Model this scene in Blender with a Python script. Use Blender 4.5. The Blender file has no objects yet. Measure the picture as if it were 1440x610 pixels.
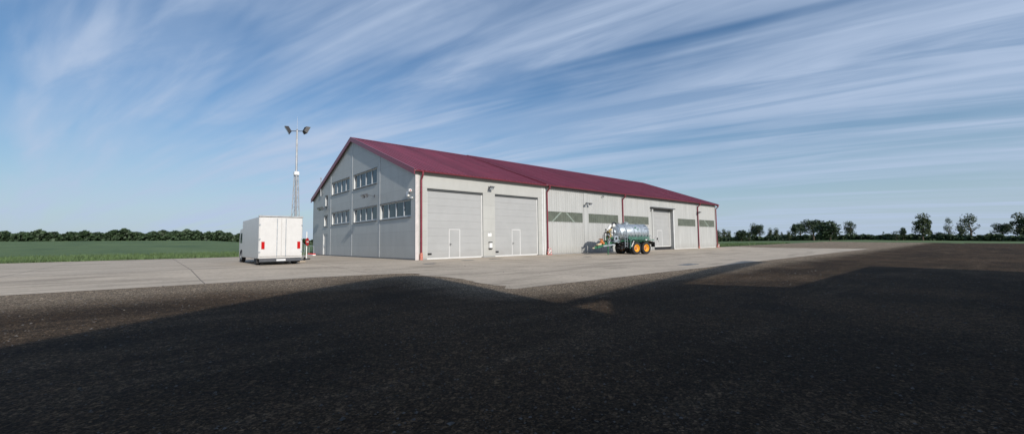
import bpy, math, random
from mathutils import Vector, Matrix
R = math.radians
rnd = random.Random(7)
scn = bpy.context.scene
COL = scn.collection

# ------------------------------------------------------------------ materials
def mat(name, col, rough=0.6, metal=0.0, var=0.12, vscale=3.0, bump=0.0, bscale=40.0, dirt=0.0, spec=0.5,
        stretch=(1, 1, 1), fine=0.0, emit=None, coat=0.0):
    m = bpy.data.materials.new(name); m.use_nodes = True
    nt = m.node_tree; N = nt.nodes; L = nt.links
    b = N['Principled BSDF']
    b.inputs['Roughness'].default_value = rough
    b.inputs['Metallic'].default_value = metal
    b.inputs['Specular IOR Level'].default_value = spec
    b.inputs['Coat Weight'].default_value = coat
    tc = N.new('ShaderNodeTexCoord')
    mp = N.new('ShaderNodeMapping'); mp.inputs['Scale'].default_value = stretch
    L.new(tc.outputs['Object'], mp.inputs['Vector'])
    n1 = N.new('ShaderNodeTexNoise'); n1.inputs['Scale'].default_value = vscale
    n1.inputs['Detail'].default_value = 6; n1.inputs['Roughness'].default_value = 0.6
    L.new(mp.outputs['Vector'], n1.inputs['Vector'])
    rp = N.new('ShaderNodeMapRange')
    rp.inputs['From Min'].default_value = 0.3; rp.inputs['From Max'].default_value = 0.7
    rp.inputs['To Min'].default_value = 1 - var; rp.inputs['To Max'].default_value = 1 + var
    L.new(n1.outputs['Fac'], rp.inputs['Value'])
    mul = N.new('ShaderNodeMix'); mul.data_type = 'RGBA'; mul.blend_type = 'MULTIPLY'
    mul.inputs[0].default_value = 1.0
    mul.inputs[6].default_value = (*col, 1)
    L.new(rp.outputs['Result'], mul.inputs[7])
    out = mul.outputs[2]
    if fine:
        n3 = N.new('ShaderNodeTexNoise'); n3.inputs['Scale'].default_value = vscale * 18
        n3.inputs['Detail'].default_value = 3
        L.new(mp.outputs['Vector'], n3.inputs['Vector'])
        r3 = N.new('ShaderNodeMapRange'); r3.inputs['From Min'].default_value = 0.3; r3.inputs['From Max'].default_value = 0.7
        r3.inputs['To Min'].default_value = 1 - fine; r3.inputs['To Max'].default_value = 1 + fine
        L.new(n3.outputs['Fac'], r3.inputs['Value'])
        m3 = N.new('ShaderNodeMix'); m3.data_type = 'RGBA'; m3.blend_type = 'MULTIPLY'; m3.inputs[0].default_value = 1
        L.new(out, m3.inputs[6]); L.new(r3.outputs['Result'], m3.inputs[7]); out = m3.outputs[2]
    if dirt:      # splash dirt near the foot of a wall
        sp = N.new('ShaderNodeSeparateXYZ'); L.new(tc.outputs['Object'], sp.inputs[0])
        g = N.new('ShaderNodeMapRange'); g.inputs['From Min'].default_value = 0.0; g.inputs['From Max'].default_value = 0.9
        g.inputs['To Min'].default_value = 1.0; g.inputs['To Max'].default_value = 0.0
        L.new(sp.outputs['Z'], g.inputs['Value'])
        n4 = N.new('ShaderNodeTexNoise'); n4.inputs['Scale'].default_value = 2.2; n4.inputs['Detail'].default_value = 7
        L.new(tc.outputs['Object'], n4.inputs['Vector'])
        mm = N.new('ShaderNodeMath'); mm.operation = 'MULTIPLY'
        L.new(g.outputs['Result'], mm.inputs[0]); L.new(n4.outputs['Fac'], mm.inputs[1])
        m4 = N.new('ShaderNodeMath'); m4.operation = 'MULTIPLY'; m4.inputs[1].default_value = dirt * 1.6; m4.use_clamp = True
        L.new(mm.outputs[0], m4.inputs[0])
        mx = N.new('ShaderNodeMix'); mx.data_type = 'RGBA'
        mx.inputs[7].default_value = (0.22, 0.19, 0.15, 1)
        L.new(m4.outputs[0], mx.inputs[0]); L.new(out, mx.inputs[6]); out = mx.outputs[2]
    L.new(out, b.inputs['Base Color'])
    if bump:
        n2 = N.new('ShaderNodeTexNoise'); n2.inputs['Scale'].default_value = bscale; n2.inputs['Detail'].default_value = 5
        L.new(mp.outputs['Vector'], n2.inputs['Vector'])
        bp = N.new('ShaderNodeBump'); bp.inputs['Strength'].default_value = bump; bp.inputs['Distance'].default_value = 0.02
        L.new(n2.outputs['Fac'], bp.inputs['Height']); L.new(bp.outputs['Normal'], b.inputs['Normal'])
    if emit:
        b.inputs['Emission Color'].default_value = (*emit, 1); b.inputs['Emission Strength'].default_value = 1
    return m

def panel_mat(name, col, pitch, rough=0.5, dirt=0.25, var=0.05):
    """flat sandwich panel with fine horizontal joints and rain streaks"""
    m = mat(name, col, rough, var=var, vscale=1.3, dirt=dirt, stretch=(1, 1, 0.35))
    nt = m.node_tree; N = nt.nodes; L = nt.links; b = N['Principled BSDF']
    tc = N.new('ShaderNodeTexCoord'); sp = N.new('ShaderNodeSeparateXYZ'); L.new(tc.outputs['Object'], sp.inputs[0])
    d = N.new('ShaderNodeMath'); d.operation = 'DIVIDE'; d.inputs[1].default_value = pitch; L.new(sp.outputs['Z'], d.inputs[0])
    f = N.new('ShaderNodeMath'); f.operation = 'FRACT'; L.new(d.outputs[0], f.inputs[0])
    g = N.new('ShaderNodeMath'); g.operation = 'LESS_THAN'; g.inputs[1].default_value = 0.022 / pitch; L.new(f.outputs[0], g.inputs[0])
    fl = N.new('ShaderNodeMath'); fl.operation = 'FLOOR'; L.new(d.outputs[0], fl.inputs[0])
    wn = N.new('ShaderNodeTexWhiteNoise'); wn.noise_dimensions = '1D'; L.new(fl.outputs[0], wn.inputs['W'])
    tone = N.new('ShaderNodeMapRange'); tone.inputs['To Min'].default_value = 0.97; tone.inputs['To Max'].default_value = 1.03
    L.new(wn.outputs['Value'], tone.inputs['Value'])
    lk = b.inputs['Base Color'].links[0].from_socket
    m0 = N.new('ShaderNodeMix'); m0.data_type = 'RGBA'; m0.blend_type = 'MULTIPLY'; m0.inputs[0].default_value = 1
    L.new(lk, m0.inputs[6]); L.new(tone.outputs['Result'], m0.inputs[7])
    m1 = N.new('ShaderNodeMix'); m1.data_type = 'RGBA'
    m1.inputs[7].default_value = (col[0] * .80, col[1] * .80, col[2] * .80, 1)
    L.new(g.outputs[0], m1.inputs[0]); L.new(m0.outputs[2], m1.inputs[6])
    L.new(m1.outputs[2], b.inputs['Base Color'])
    # oil-canning: faint large-scale waviness of the sheet
    n2 = N.new('ShaderNodeTexNoise'); n2.inputs['Scale'].default_value = 1.6; L.new(tc.outputs['Object'], n2.inputs['Vector'])
    bp = N.new('ShaderNodeBump'); bp.inputs['Strength'].default_value = 0.25; bp.inputs['Distance'].default_value = 0.03
    L.new(n2.outputs['Fac'], bp.inputs['Height']); L.new(bp.outputs['Normal'], b.inputs['Normal'])
    return m

def glass_mat(name, col, transp, rough=0.05):
    m = bpy.data.materials.new(name); m.use_nodes = True
    nt = m.node_tree; N = nt.nodes; L = nt.links
    b = N['Principled BSDF']; b.inputs['Roughness'].default_value = rough
    tc = N.new('ShaderNodeTexCoord'); n = N.new('ShaderNodeTexNoise'); n.inputs['Scale'].default_value = 1.5
    n.inputs['Detail'].default_value = 5; L.new(tc.outputs['Object'], n.inputs['Vector'])
    r = N.new('ShaderNodeMapRange'); r.inputs['To Min'].default_value = 0.6; r.inputs['To Max'].default_value = 1.4
    L.new(n.outputs['Fac'], r.inputs['Value'])
    mx = N.new('ShaderNodeMix'); mx.data_type = 'RGBA'; mx.blend_type = 'MULTIPLY'; mx.inputs[0].default_value = 1
    mx.inputs[6].default_value = (*col, 1); L.new(r.outputs['Result'], mx.inputs[7]); L.new(mx.outputs[2], b.inputs['Base Color'])
    t = N.new('ShaderNodeBsdfTransparent'); t.inputs[0].default_value = (0.85, 0.92, 0.9, 1)
    ms = N.new('ShaderNodeMixShader'); ms.inputs[0].default_value = transp
    L.new(b.outputs[0], ms.inputs[1]); L.new(t.outputs[0], ms.inputs[2])
    L.new(ms.outputs[0], N['Material Output'].inputs['Surface'])
    return m

M = {}
M['front_panel'] = panel_mat('front_panel', (0.445, 0.446, 0.42), 1.1)
M['gable_panel'] = panel_mat('gable_panel', (0.42, 0.435, 0.425), 1.1, dirt=0.12)
M['joint_trim'] = mat('joint_trim', (0.62, 0.63, 0.62), 0.45)
M['gable_joint'] = mat('gable_joint', (0.44, 0.46, 0.465), 0.45)
M['corner_trim'] = mat('corner_trim', (0.60, 0.56, 0.54), 0.45)
M['sheet_wall'] = mat('sheet_wall', (0.44, 0.445, 0.43), 0.42, var=0.10, vscale=0.9, dirt=0.3, stretch=(2.5, 1, 0.25), fine=0.03)
M['door'] = mat('door_panel', (0.385, 0.39, 0.385), 0.5, var=0.05, vscale=0.8, dirt=0.22)
M['white_trim'] = mat('white_trim', (0.68, 0.68, 0.66), 0.45, var=0.05)
M['wicket_frame'] = mat('wicket_frame', (0.60, 0.60, 0.59), 0.4, var=0.05)
M['dark_seal'] = mat('dark_seal', (0.045, 0.05, 0.052), 0.6)
M['reveal'] = mat('reveal', (0.30, 0.31, 0.31), 0.6)
M['roof'] = mat('roof_steel', (0.215, 0.046, 0.075), 0.42, var=0.20, vscale=0.9, fine=0.05, bump=0.08, bscale=6, stretch=(2.2, .16, .16))
M['wine'] = mat('wine_trim', (0.21, 0.034, 0.050), 0.35, var=0.12, vscale=4)
M['boot'] = mat('salmon_boot', (0.55, 0.20, 0.15), 0.6, var=0.3, vscale=14)
M['soffit'] = mat('soffit', (0.22, 0.22, 0.22), 0.7)
M['glass'] = glass_mat('gable_glass', (0.05, 0.075, 0.09), 0.12, .08)
M['glazing'] = glass_mat('strip_glazing', (0.235, 0.265, 0.215), 0.47, 0.35)
M['alu'] = mat('window_frame', (0.44, 0.47, 0.49), 0.4, var=0.05)
M['sill'] = mat('window_sill', (0.14, 0.15, 0.16), 0.5)
M['interior'] = mat('interior', (0.10, 0.10, 0.10), 0.9)
M['steel_in'] = mat('inner_brace', (0.82, 0.84, 0.82), 0.6)
M['black'] = mat('black_plastic', (0.018, 0.018, 0.02), 0.55)
M['dgrey'] = mat('dark_grey_metal', (0.07, 0.075, 0.085), 0.5, var=0.2)
M['galv'] = mat('galvanised', (0.44, 0.49, 0.53), 0.40, 0.6, var=0.32, vscale=5, bump=0.05, bscale=12)
M['galv2'] = mat('galvanised_mast', (0.42, 0.43, 0.44), 0.5, 0.4, var=0.2)
M['white'] = mat('white_paint', (0.64, 0.63, 0.61), 0.35, var=0.05, dirt=0.3)
M['white_s'] = mat('white_plastic', (0.82, 0.82, 0.80), 0.4, var=0.03)
M['red'] = mat('red_paint', (0.55, 0.02, 0.02), 0.4, var=0.1)
M['redlens'] = mat('red_lens', (0.5, 0.015, 0.015), 0.15)
M['green'] = mat('green_paint', (0.030, 0.15, 0.075), 0.4, var=0.25, vscale=6)
M['teal'] = mat('green_frame', (0.075, 0.18, 0.14), 0.45, var=0.25, vscale=5)
M['tyre'] = mat('tyre', (0.022, 0.022, 0.024), 0.85, var=0.2, vscale=8, bump=0.2)
M['rim'] = mat('orange_rim', (0.85, 0.38, 0.02), 0.4, var=0.12, vscale=8)
M['orange'] = mat('orange_paint', (0.55, 0.20, 0.06), 0.5, var=0.2)
M['ochre'] = mat('ochre_cast', (0.50, 0.36, 0.12), 0.5, var=0.3, vscale=9)
M['cream'] = mat('cream_paint', (0.62, 0.54, 0.38), 0.5, var=0.15)
M['iron'] = mat('grate_iron', (0.06, 0.055, 0.05), 0.7)
M['lens'] = mat('lamp_lens', (0.45, 0.5, 0.55), 0.08)
M['bark'] = mat('bark', (0.09, 0.07, 0.05), 0.9, bump=0.5, bscale=10)
M['leafA'] = mat('leaf_dark', (0.035, 0.062, 0.026), 0.65, var=0.45, vscale=0.6)
M['leafB'] = mat('leaf_mid', (0.060, 0.085, 0.033), 0.65, var=0.4, vscale=0.6)
M['plaster'] = mat('grey_render', (0.32, 0.31, 0.29), 0.85, var=0.12)
M['stone'] = mat('stones', (0.11, 0.10, 0.09), 0.9, var=0.55, vscale=1.7)
M['grassblade'] = mat('grass_blades', (0.085, 0.135, 0.045), 0.7, var=0.45, vscale=0.5)

# ------------------------------------------------------------------ mesh helper
class MB:
    def __init__(s): s.v = []; s.f = []
    def add(s, vs, fs):
        o = len(s.v); s.v += [tuple(p) for p in vs]; s.f += [tuple(i + o for i in q) for q in fs]; return s
    def box(s, x0, x1, y0, y1, z0, z1):
        return s.add([(x0,y0,z0),(x1,y0,z0),(x1,y1,z0),(x0,y1,z0),(x0,y0,z1),(x1,y0,z1),(x1,y1,z1),(x0,y1,z1)],
                     [(0,3,2,1),(4,5,6,7),(0,1,5,4),(1,2,6,5),(2,3,7,6),(3,0,4,7)])
    def bbox(s, x0, x1, y0, y1, z0, z1, b=0.01):
        """box with chamfered vertical and top edges (an octagonal-ish block)"""
        b = min(b, (x1-x0)*.4, (y1-y0)*.4, (z1-z0)*.4)
        def ring(z, i):
            X0,X1,Y0,Y1 = x0+i,x1-i,y0+i,y1-i
            return [(X0+b,Y0,z),(X1-b,Y0,z),(X1,Y0+b,z),(X1,Y1-b,z),(X1-b,Y1,z),(X0+b,Y1,z),(X0,Y1-b,z),(X0,Y0+b,z)]
        vs = ring(z0, b) + ring(z0+b, 0) + ring(z1-b, 0) + ring(z1, b)
        fs = [tuple(range(7,-1,-1)), tuple(range(24,32))]
        for k in range(3):
            for i in range(8):
                j = (i+1) % 8; fs.append((k*8+i, k*8+j, k*8+8+j, k*8+8+i))
        return s.add(vs, fs)
    def tube(s, p, q, r, r2=None, n=12, caps=True):
        p = Vector(p); q = Vector(q); r2 = r if r2 is None else r2
        d = (q-p).normalized(); a = d.orthogonal().normalized(); b = d.cross(a)
        vs = []
        for c, rr in ((p, r), (q, r2)):
            for i in range(n):
                t = 2*math.pi*i/n; vs.append(c + (a*math.cos(t)+b*math.sin(t))*rr)
        fs = [(i, (i+1) % n, n+(i+1) % n, n+i) for i in range(n)]
        if caps: fs += [tuple(range(n-1,-1,-1)), tuple(range(n, 2*n))]
        return s.add(vs, fs)
    def path(s, pts, r, n=10):
        pts = [Vector(p) for p in pts]
        for a, b in zip(pts[:-1], pts[1:]): s.tube(a, b, r, n=n)
        for p in pts[1:-1]: s.ball(p, r*1.0, 8, 6)
        return s
    def bar(s, p, q, w, h):
        """rectangular bar p->q, w horizontal, h along the other axis"""
        p = Vector(p); q = Vector(q); d = (q-p).normalized()
        up = Vector((0,0,1)) if abs(d.z) < .95 else Vector((0,1,0))
        a = d.cross(up).normalized(); b = a.cross(d)
        vs = []
        for c in (p, q):
            for sx, sy in ((-1,-1),(1,-1),(1,1),(-1,1)): vs.append(c + a*sx*w/2 + b*sy*h/2)
        return s.add(vs, [(3,2,1,0),(4,5,6,7),(0,1,5,4),(1,2,6,5),(2,3,7,6),(3,0,4,7)])
    def ball(s, c, r, n=12, m=8, sc=(1,1,1)):
        vs = [(c[0], c[1], c[2]+r*sc[2])]; 
        for j in range(1, m):
            ph = math.pi*j/m
            for i in range(n):
                t = 2*math.pi*i/n
                vs.append((c[0]+r*sc[0]*math.sin(ph)*math.cos(t), c[1]+r*sc[1]*math.sin(ph)*math.sin(t), c[2]+r*sc[2]*math.cos(ph)))
        vs.append((c[0], c[1], c[2]-r*sc[2])); fs = []
        for i in range(n): fs.append((0, 1+i, 1+(i+1) % n))
        for j in range(m-2):
            for i in range(n): a = 1+j*n; fs.append((a+i, a+n+i, a+n+(i+1) % n, a+(i+1) % n))
        k = 1+(m-2)*n
        for i in range(n): fs.append((k+i, len(vs)-1, k+(i+1) % n))
        return s.add(vs, fs)
    def lathe(s, prof, axis='Y', c=(0,0,0), n=32):
        """prof list of (radius, t along axis); closed ring list"""
        vs = []; 
        for r, t in prof:
            for i in range(n):
                a = 2*math.pi*i/n; u, w = r*math.cos(a), r*math.sin(a)
                vs.append({'Y': (c[0]+u, c[1]+t, c[2]+w), 'X': (c[0]+t, c[1]+u, c[2]+w), 'Z': (c[0]+u, c[1]+w, c[2]+t)}[axis])
        fs = []
        for k in range(len(prof)-1):
            for i in range(n): fs.append((k*n+i, k*n+(i+1) % n, (k+1)*n+(i+1) % n, (k+1)*n+i))
        return s.add(vs, fs)
    def prism(s, poly, a0, a1, plane='XZ'):
        """polygon extruded: plane XZ -> along Y, YZ -> along X, XY -> along Z"""
        n = len(poly); vs = []
        for a in (a0, a1):
            for u, w in poly:
                vs.append({'XZ': (u, a, w), 'YZ': (a, u, w), 'XY': (u, w, a)}[plane])
        return s.add(vs, [tuple(range(n-1,-1,-1)), tuple(range(n, 2*n))] + [(i, (i+1) % n, n+(i+1) % n, n+i) for i in range(n)])
    def build(s, name, m, parent=None, smooth=False, loc=None):
        me = bpy.data.meshes.new(name); me.from_pydata(s.v, [], s.f); me.update()
        import bmesh
        bm = bmesh.new(); bm.from_mesh(me); bmesh.ops.recalc_face_normals(bm, faces=bm.faces[:]); bm.to_mesh(me); bm.free()
        if smooth:
            for p in me.polygons: p.use_smooth = True
            try: me.set_sharp_from_angle(angle=R(35))
            except Exception: pass
        me.materials.append(m)
        o = bpy.data.objects.new(name, me); COL.objects.link(o)
        if parent is not None: o.parent = parent
        if loc is not None: o.location = loc
        return o

def tag(o, label=None, cat=None, group=None, kind=None):
    if label: o['label'] = label
    if cat: o['category'] = cat
    if group: o['group'] = group
    if kind: o['kind'] = kind
    return o
def thing(name, label, cat, loc=(0,0,0), rz=0.0, group=None):
    o = bpy.data.objects.new(name, None); COL.objects.link(o); o.empty_display_size = .2
    o.location = loc; o.rotation_euler = (0,0,rz); return tag(o, label, cat, group)
def copy_tree(o, parent=None):
    c = o.copy(); COL.objects.link(c); c.parent = parent
    for ch in list(o.children): copy_tree(ch, c)
    return c

# ------------------------------------------------------------------ camera, sun, sky
CAM = Vector((-14.7443, -27.8368, 1.2674)); YAW, PITCH, ROLL, F = 0.7187, 0.0609, -0.0126, 576.95
fw = Vector((math.sin(YAW)*math.cos(PITCH), math.cos(YAW)*math.cos(PITCH), math.sin(PITCH)))
r0 = Vector((math.cos(YAW), -math.sin(YAW), 0)); u0 = r0.cross(fw)
rt = r0*math.cos(ROLL)+u0*math.sin(ROLL); up = -r0*math.sin(ROLL)+u0*math.cos(ROLL)
cd = bpy.data.cameras.new('camera'); cam = bpy.data.objects.new('camera', cd); COL.objects.link(cam)
cam.matrix_world = Matrix(((rt.x, up.x, -fw.x, CAM.x), (rt.y, up.y, -fw.y, CAM.y), (rt.z, up.z, -fw.z, CAM.z), (0,0,0,1)))
cd.sensor_fit = 'HORIZONTAL'; cd.sensor_width = 36; cd.lens = 36*F/1440; cd.clip_end = 5000; cd.clip_start = .05
scn.camera = cam

SA, SE = R(8), R(27)
sd = Vector((math.sin(SA)*math.cos(SE), math.cos(SA)*math.cos(SE), -math.sin(SE)))   # light travels this way
sl = bpy.data.lights.new('sun', 'SUN'); sl.energy = 3.9; sl.angle = R(0.75); sl.color = (1.0, 0.94, 0.86)
so = bpy.data.objects.new('sun', sl); COL.objects.link(so); so.rotation_euler = sd.to_track_quat('-Z', 'Y').to_euler(); so.location = (0,0,60)

w = bpy.data.worlds.new('World'); scn.world = w; w.use_nodes = True
nt = w.node_tree; N = nt.nodes; L = nt.links
bg = N['Background']; bg.inputs['Strength'].default_value = 0.095
sky = N.new('ShaderNodeTexSky'); sky.sky_type = 'NISHITA'; sky.sun_disc = False
sky.sun_elevation = SE; sky.sun_rotation = math.pi + SA; sky.altitude = 100; sky.air_density = 1.0; sky.dust_density = 0.6; sky.ozone_density = 2.0
tc = N.new('ShaderNodeTexCoord'); sep = N.new('ShaderNodeSeparateXYZ'); L.new(tc.outputs['Generated'], sep.inputs[0])
def math_(op, a, b=None, clamp=False):
    n = N.new('ShaderNodeMath'); n.operation = op; n.use_clamp = clamp
    for i, q in enumerate((a, b)):
        if q is None: continue
        if isinstance(q, (int, float)): n.inputs[i].default_value = q
        else: L.new(q, n.inputs[i])
    return n.outputs[0]
zz = math_('ADD', math_('MAXIMUM', sep.outputs['Z'], 0.0), 0.10)
px = math_('DIVIDE', sep.outputs['X'], zz); py = math_('DIVIDE', sep.outputs['Y'], zz)
cmb = N.new('ShaderNodeCombineXYZ'); L.new(px, cmb.inputs[0]); L.new(py, cmb.inputs[1])
def cloud_layer(rot, sc, off, detail, dist, lo, hi, rough=.55):
    mp = N.new('ShaderNodeMapping'); mp.vector_type = 'POINT'
    mp.inputs['Rotation'].default_value = (0,0,rot); 
    L.new(cmb.outputs[0], mp.inputs['Vector'])
    m2 = N.new('ShaderNodeMapping'); m2.inputs['Scale'].default_value = sc; m2.inputs['Location'].default_value = off
    L.new(mp.outputs[0], m2.inputs['Vector'])
    n = N.new('ShaderNodeTexNoise'); n.inputs['Scale'].default_value = 1.0; n.inputs['Detail'].default_value = detail
    n.inputs['Roughness'].default_value = rough; n.inputs['Distortion'].default_value = dist
    L.new(m2.outputs[0], n.inputs['Vector'])
    r = N.new('ShaderNodeMapRange'); r.interpolation_type = 'SMOOTHSTEP'
    r.inputs['From Min'].default_value = lo; r.inputs['From Max'].default_value = hi
    L.new(n.outputs['Fac'], r.inputs['Value']); return r.outputs[0]
# streaks run along world direction (-.29,.96): rotate so that this becomes the local y axis
ROTC = -R(17)
bands = cloud_layer(ROTC, (1.35, 0.16, 1), (2.4, 0.3, 0), 4, 0.9, 0.42, 0.59)
wisps = cloud_layer(ROTC, (3.6, 0.55, 1), (3.1, 1.7, 0), 7, 1.1, 0.32, 0.70, .55)
veil = cloud_layer(ROTC, (0.8, 0.22, 1), (7.3, 2.2, 0), 5, 0.8, 0.32, 0.62)
cov = math_('ADD', math_('MULTIPLY', bands, math_('ADD', math_('MULTIPLY', wisps, 0.5), 0.5)), math_('MULTIPLY', veil, math_('ADD', math_('MULTIPLY', wisps, 0.4), 0.25)))
cov = math_('MULTIPLY', cov, 0.58, True)
hs_ = N.new('ShaderNodeHueSaturation'); hs_.inputs['Saturation'].default_value = 1.30; hs_.inputs['Value'].default_value = 1.1; L.new(sky.outputs[0], hs_.inputs['Color'])
mx = N.new('ShaderNodeMix'); mx.data_type = 'RGBA'; L.new(cov, mx.inputs[0]); hzf = N.new('ShaderNodeMapRange'); hzf.interpolation_type = 'SMOOTHSTEP'; L.new(sep.outputs['Z'], hzf.inputs['Value'])
hzf.inputs['From Min'].default_value = -0.02; hzf.inputs['From Max'].default_value = 0.34; hzf.inputs['To Min'].default_value = 0.80; hzf.inputs['To Max'].default_value = 0.0
hzm = N.new('ShaderNodeMix'); hzm.data_type = 'RGBA'; L.new(hzf.outputs[0], hzm.inputs[0]); L.new(hs_.outputs[0], hzm.inputs[6]); hzm.inputs[7].default_value = (4.0, 5.3, 6.7, 1)
L.new(hzm.outputs[2], mx.inputs[6])
mx.inputs[7].default_value = (4.9, 6.0, 7.9, 1)
L.new(mx.outputs[2], bg.inputs['Color'])

vs = scn.view_settings; vs.view_transform = 'Standard'; vs.look = 'None'; vs.gamma = 1; vs.exposure = 0.0; vs.use_curve_mapping = False

# ------------------------------------------------------------------ ground
def G(y):
    d = max(0.0, -y); return -.03*min(d, 6) - .012*max(0.0, min(d, 60)-6)
def sm(t): t = max(0, min(1, t)); return t*t*(3-2*t)
def H(x, y):
    z = G(y)
    left = 1 - sm((x-5)/60)
    z += left*(0.0178*max(0, min(y, 300)-27) if y > 27 else 0)
    if x > 58: z += 0.0035*min(x-58, 300)*sm((y+40)/40)
    return z
def ground_mat():
    m = bpy.data.materials.new('field_grass'); m.use_nodes = True
    N = m.node_tree.nodes; L = m.node_tree.links; b = N['Principled BSDF']; b.inputs['Roughness'].default_value = .9
    tc = N.new('ShaderNodeTexCoord')
    def noise(s, d=6, st=(1,1,1)):
        mp = N.new('ShaderNodeMapping'); mp.inputs['Scale'].default_value = st; L.new(tc.outputs['Object'], mp.inputs[0])
        n = N.new('ShaderNodeTexNoise'); n.inputs['Scale'].default_value = s; n.inputs['Detail'].default_value = d; L.new(mp.outputs[0], n.inputs[0]); return n.outputs['Fac']
    r = N.new('ShaderNodeValToRGB'); r.color_ramp.elements[0].position = .3; r.color_ramp.elements[0].color = (.050,.095,.030,1)
    r.color_ramp.elements[1].position = .7; r.color_ramp.elements[1].color = (.115,.170,.055,1); L.new(noise(.12, 9, (1, .4, 1)), r.inputs[0])
    r2 = N.new('ShaderNodeMapRange'); r2.inputs['To Min'].default_value = .55; r2.inputs['To Max'].default_value = 1.45; L.new(noise(3), r2.inputs['Value'])
    mm = N.new('ShaderNodeMix'); mm.data_type = 'RGBA'; mm.blend_type = 'MULTIPLY'; mm.inputs[0].default_value = 1
    L.new(r.outputs[0], mm.inputs[6]); L.new(r2.outputs[0], mm.inputs[7]); L.new(mm.outputs[2], b.inputs['Base Color'])
    bp = N.new('ShaderNodeBump'); bp.inputs['Strength'].default_value = .8; bp.inputs['Distance'].default_value = .15
    L.new(noise(4), bp.inputs['Height']); L.new(bp.outputs[0], b.inputs['Normal'])
    return m
xs = [-1500,-900,-500,-300,-200,-140,-100,-70,-45,-30,-15,-5,0,5,15,25,35,45,55,58,65,80,100,140,200,300,358,500,900,1500]
ys = [-900,-300,-120,-60,-50,-40,-30,-20,-14,-10,-6,-3,0,5,10,20,27,32,40,60,90,130,180,240,300,400,600,900,1500,2500]
def grid(xs, ys, zf, dz=0):
    mb = MB(); nx = len(xs)
    vs = [(x, y, zf(x, y)+dz) for y in ys for x in xs]
    fs = [(j*nx+i, j*nx+i+1, (j+1)*nx+i+1, (j+1)*nx+i) for j in range(len(ys)-1) for i in range(nx-1)]
    return mb.add(vs, fs)
tag(grid(xs, ys, H).build('ground', ground_mat()), kind='structure')

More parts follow.
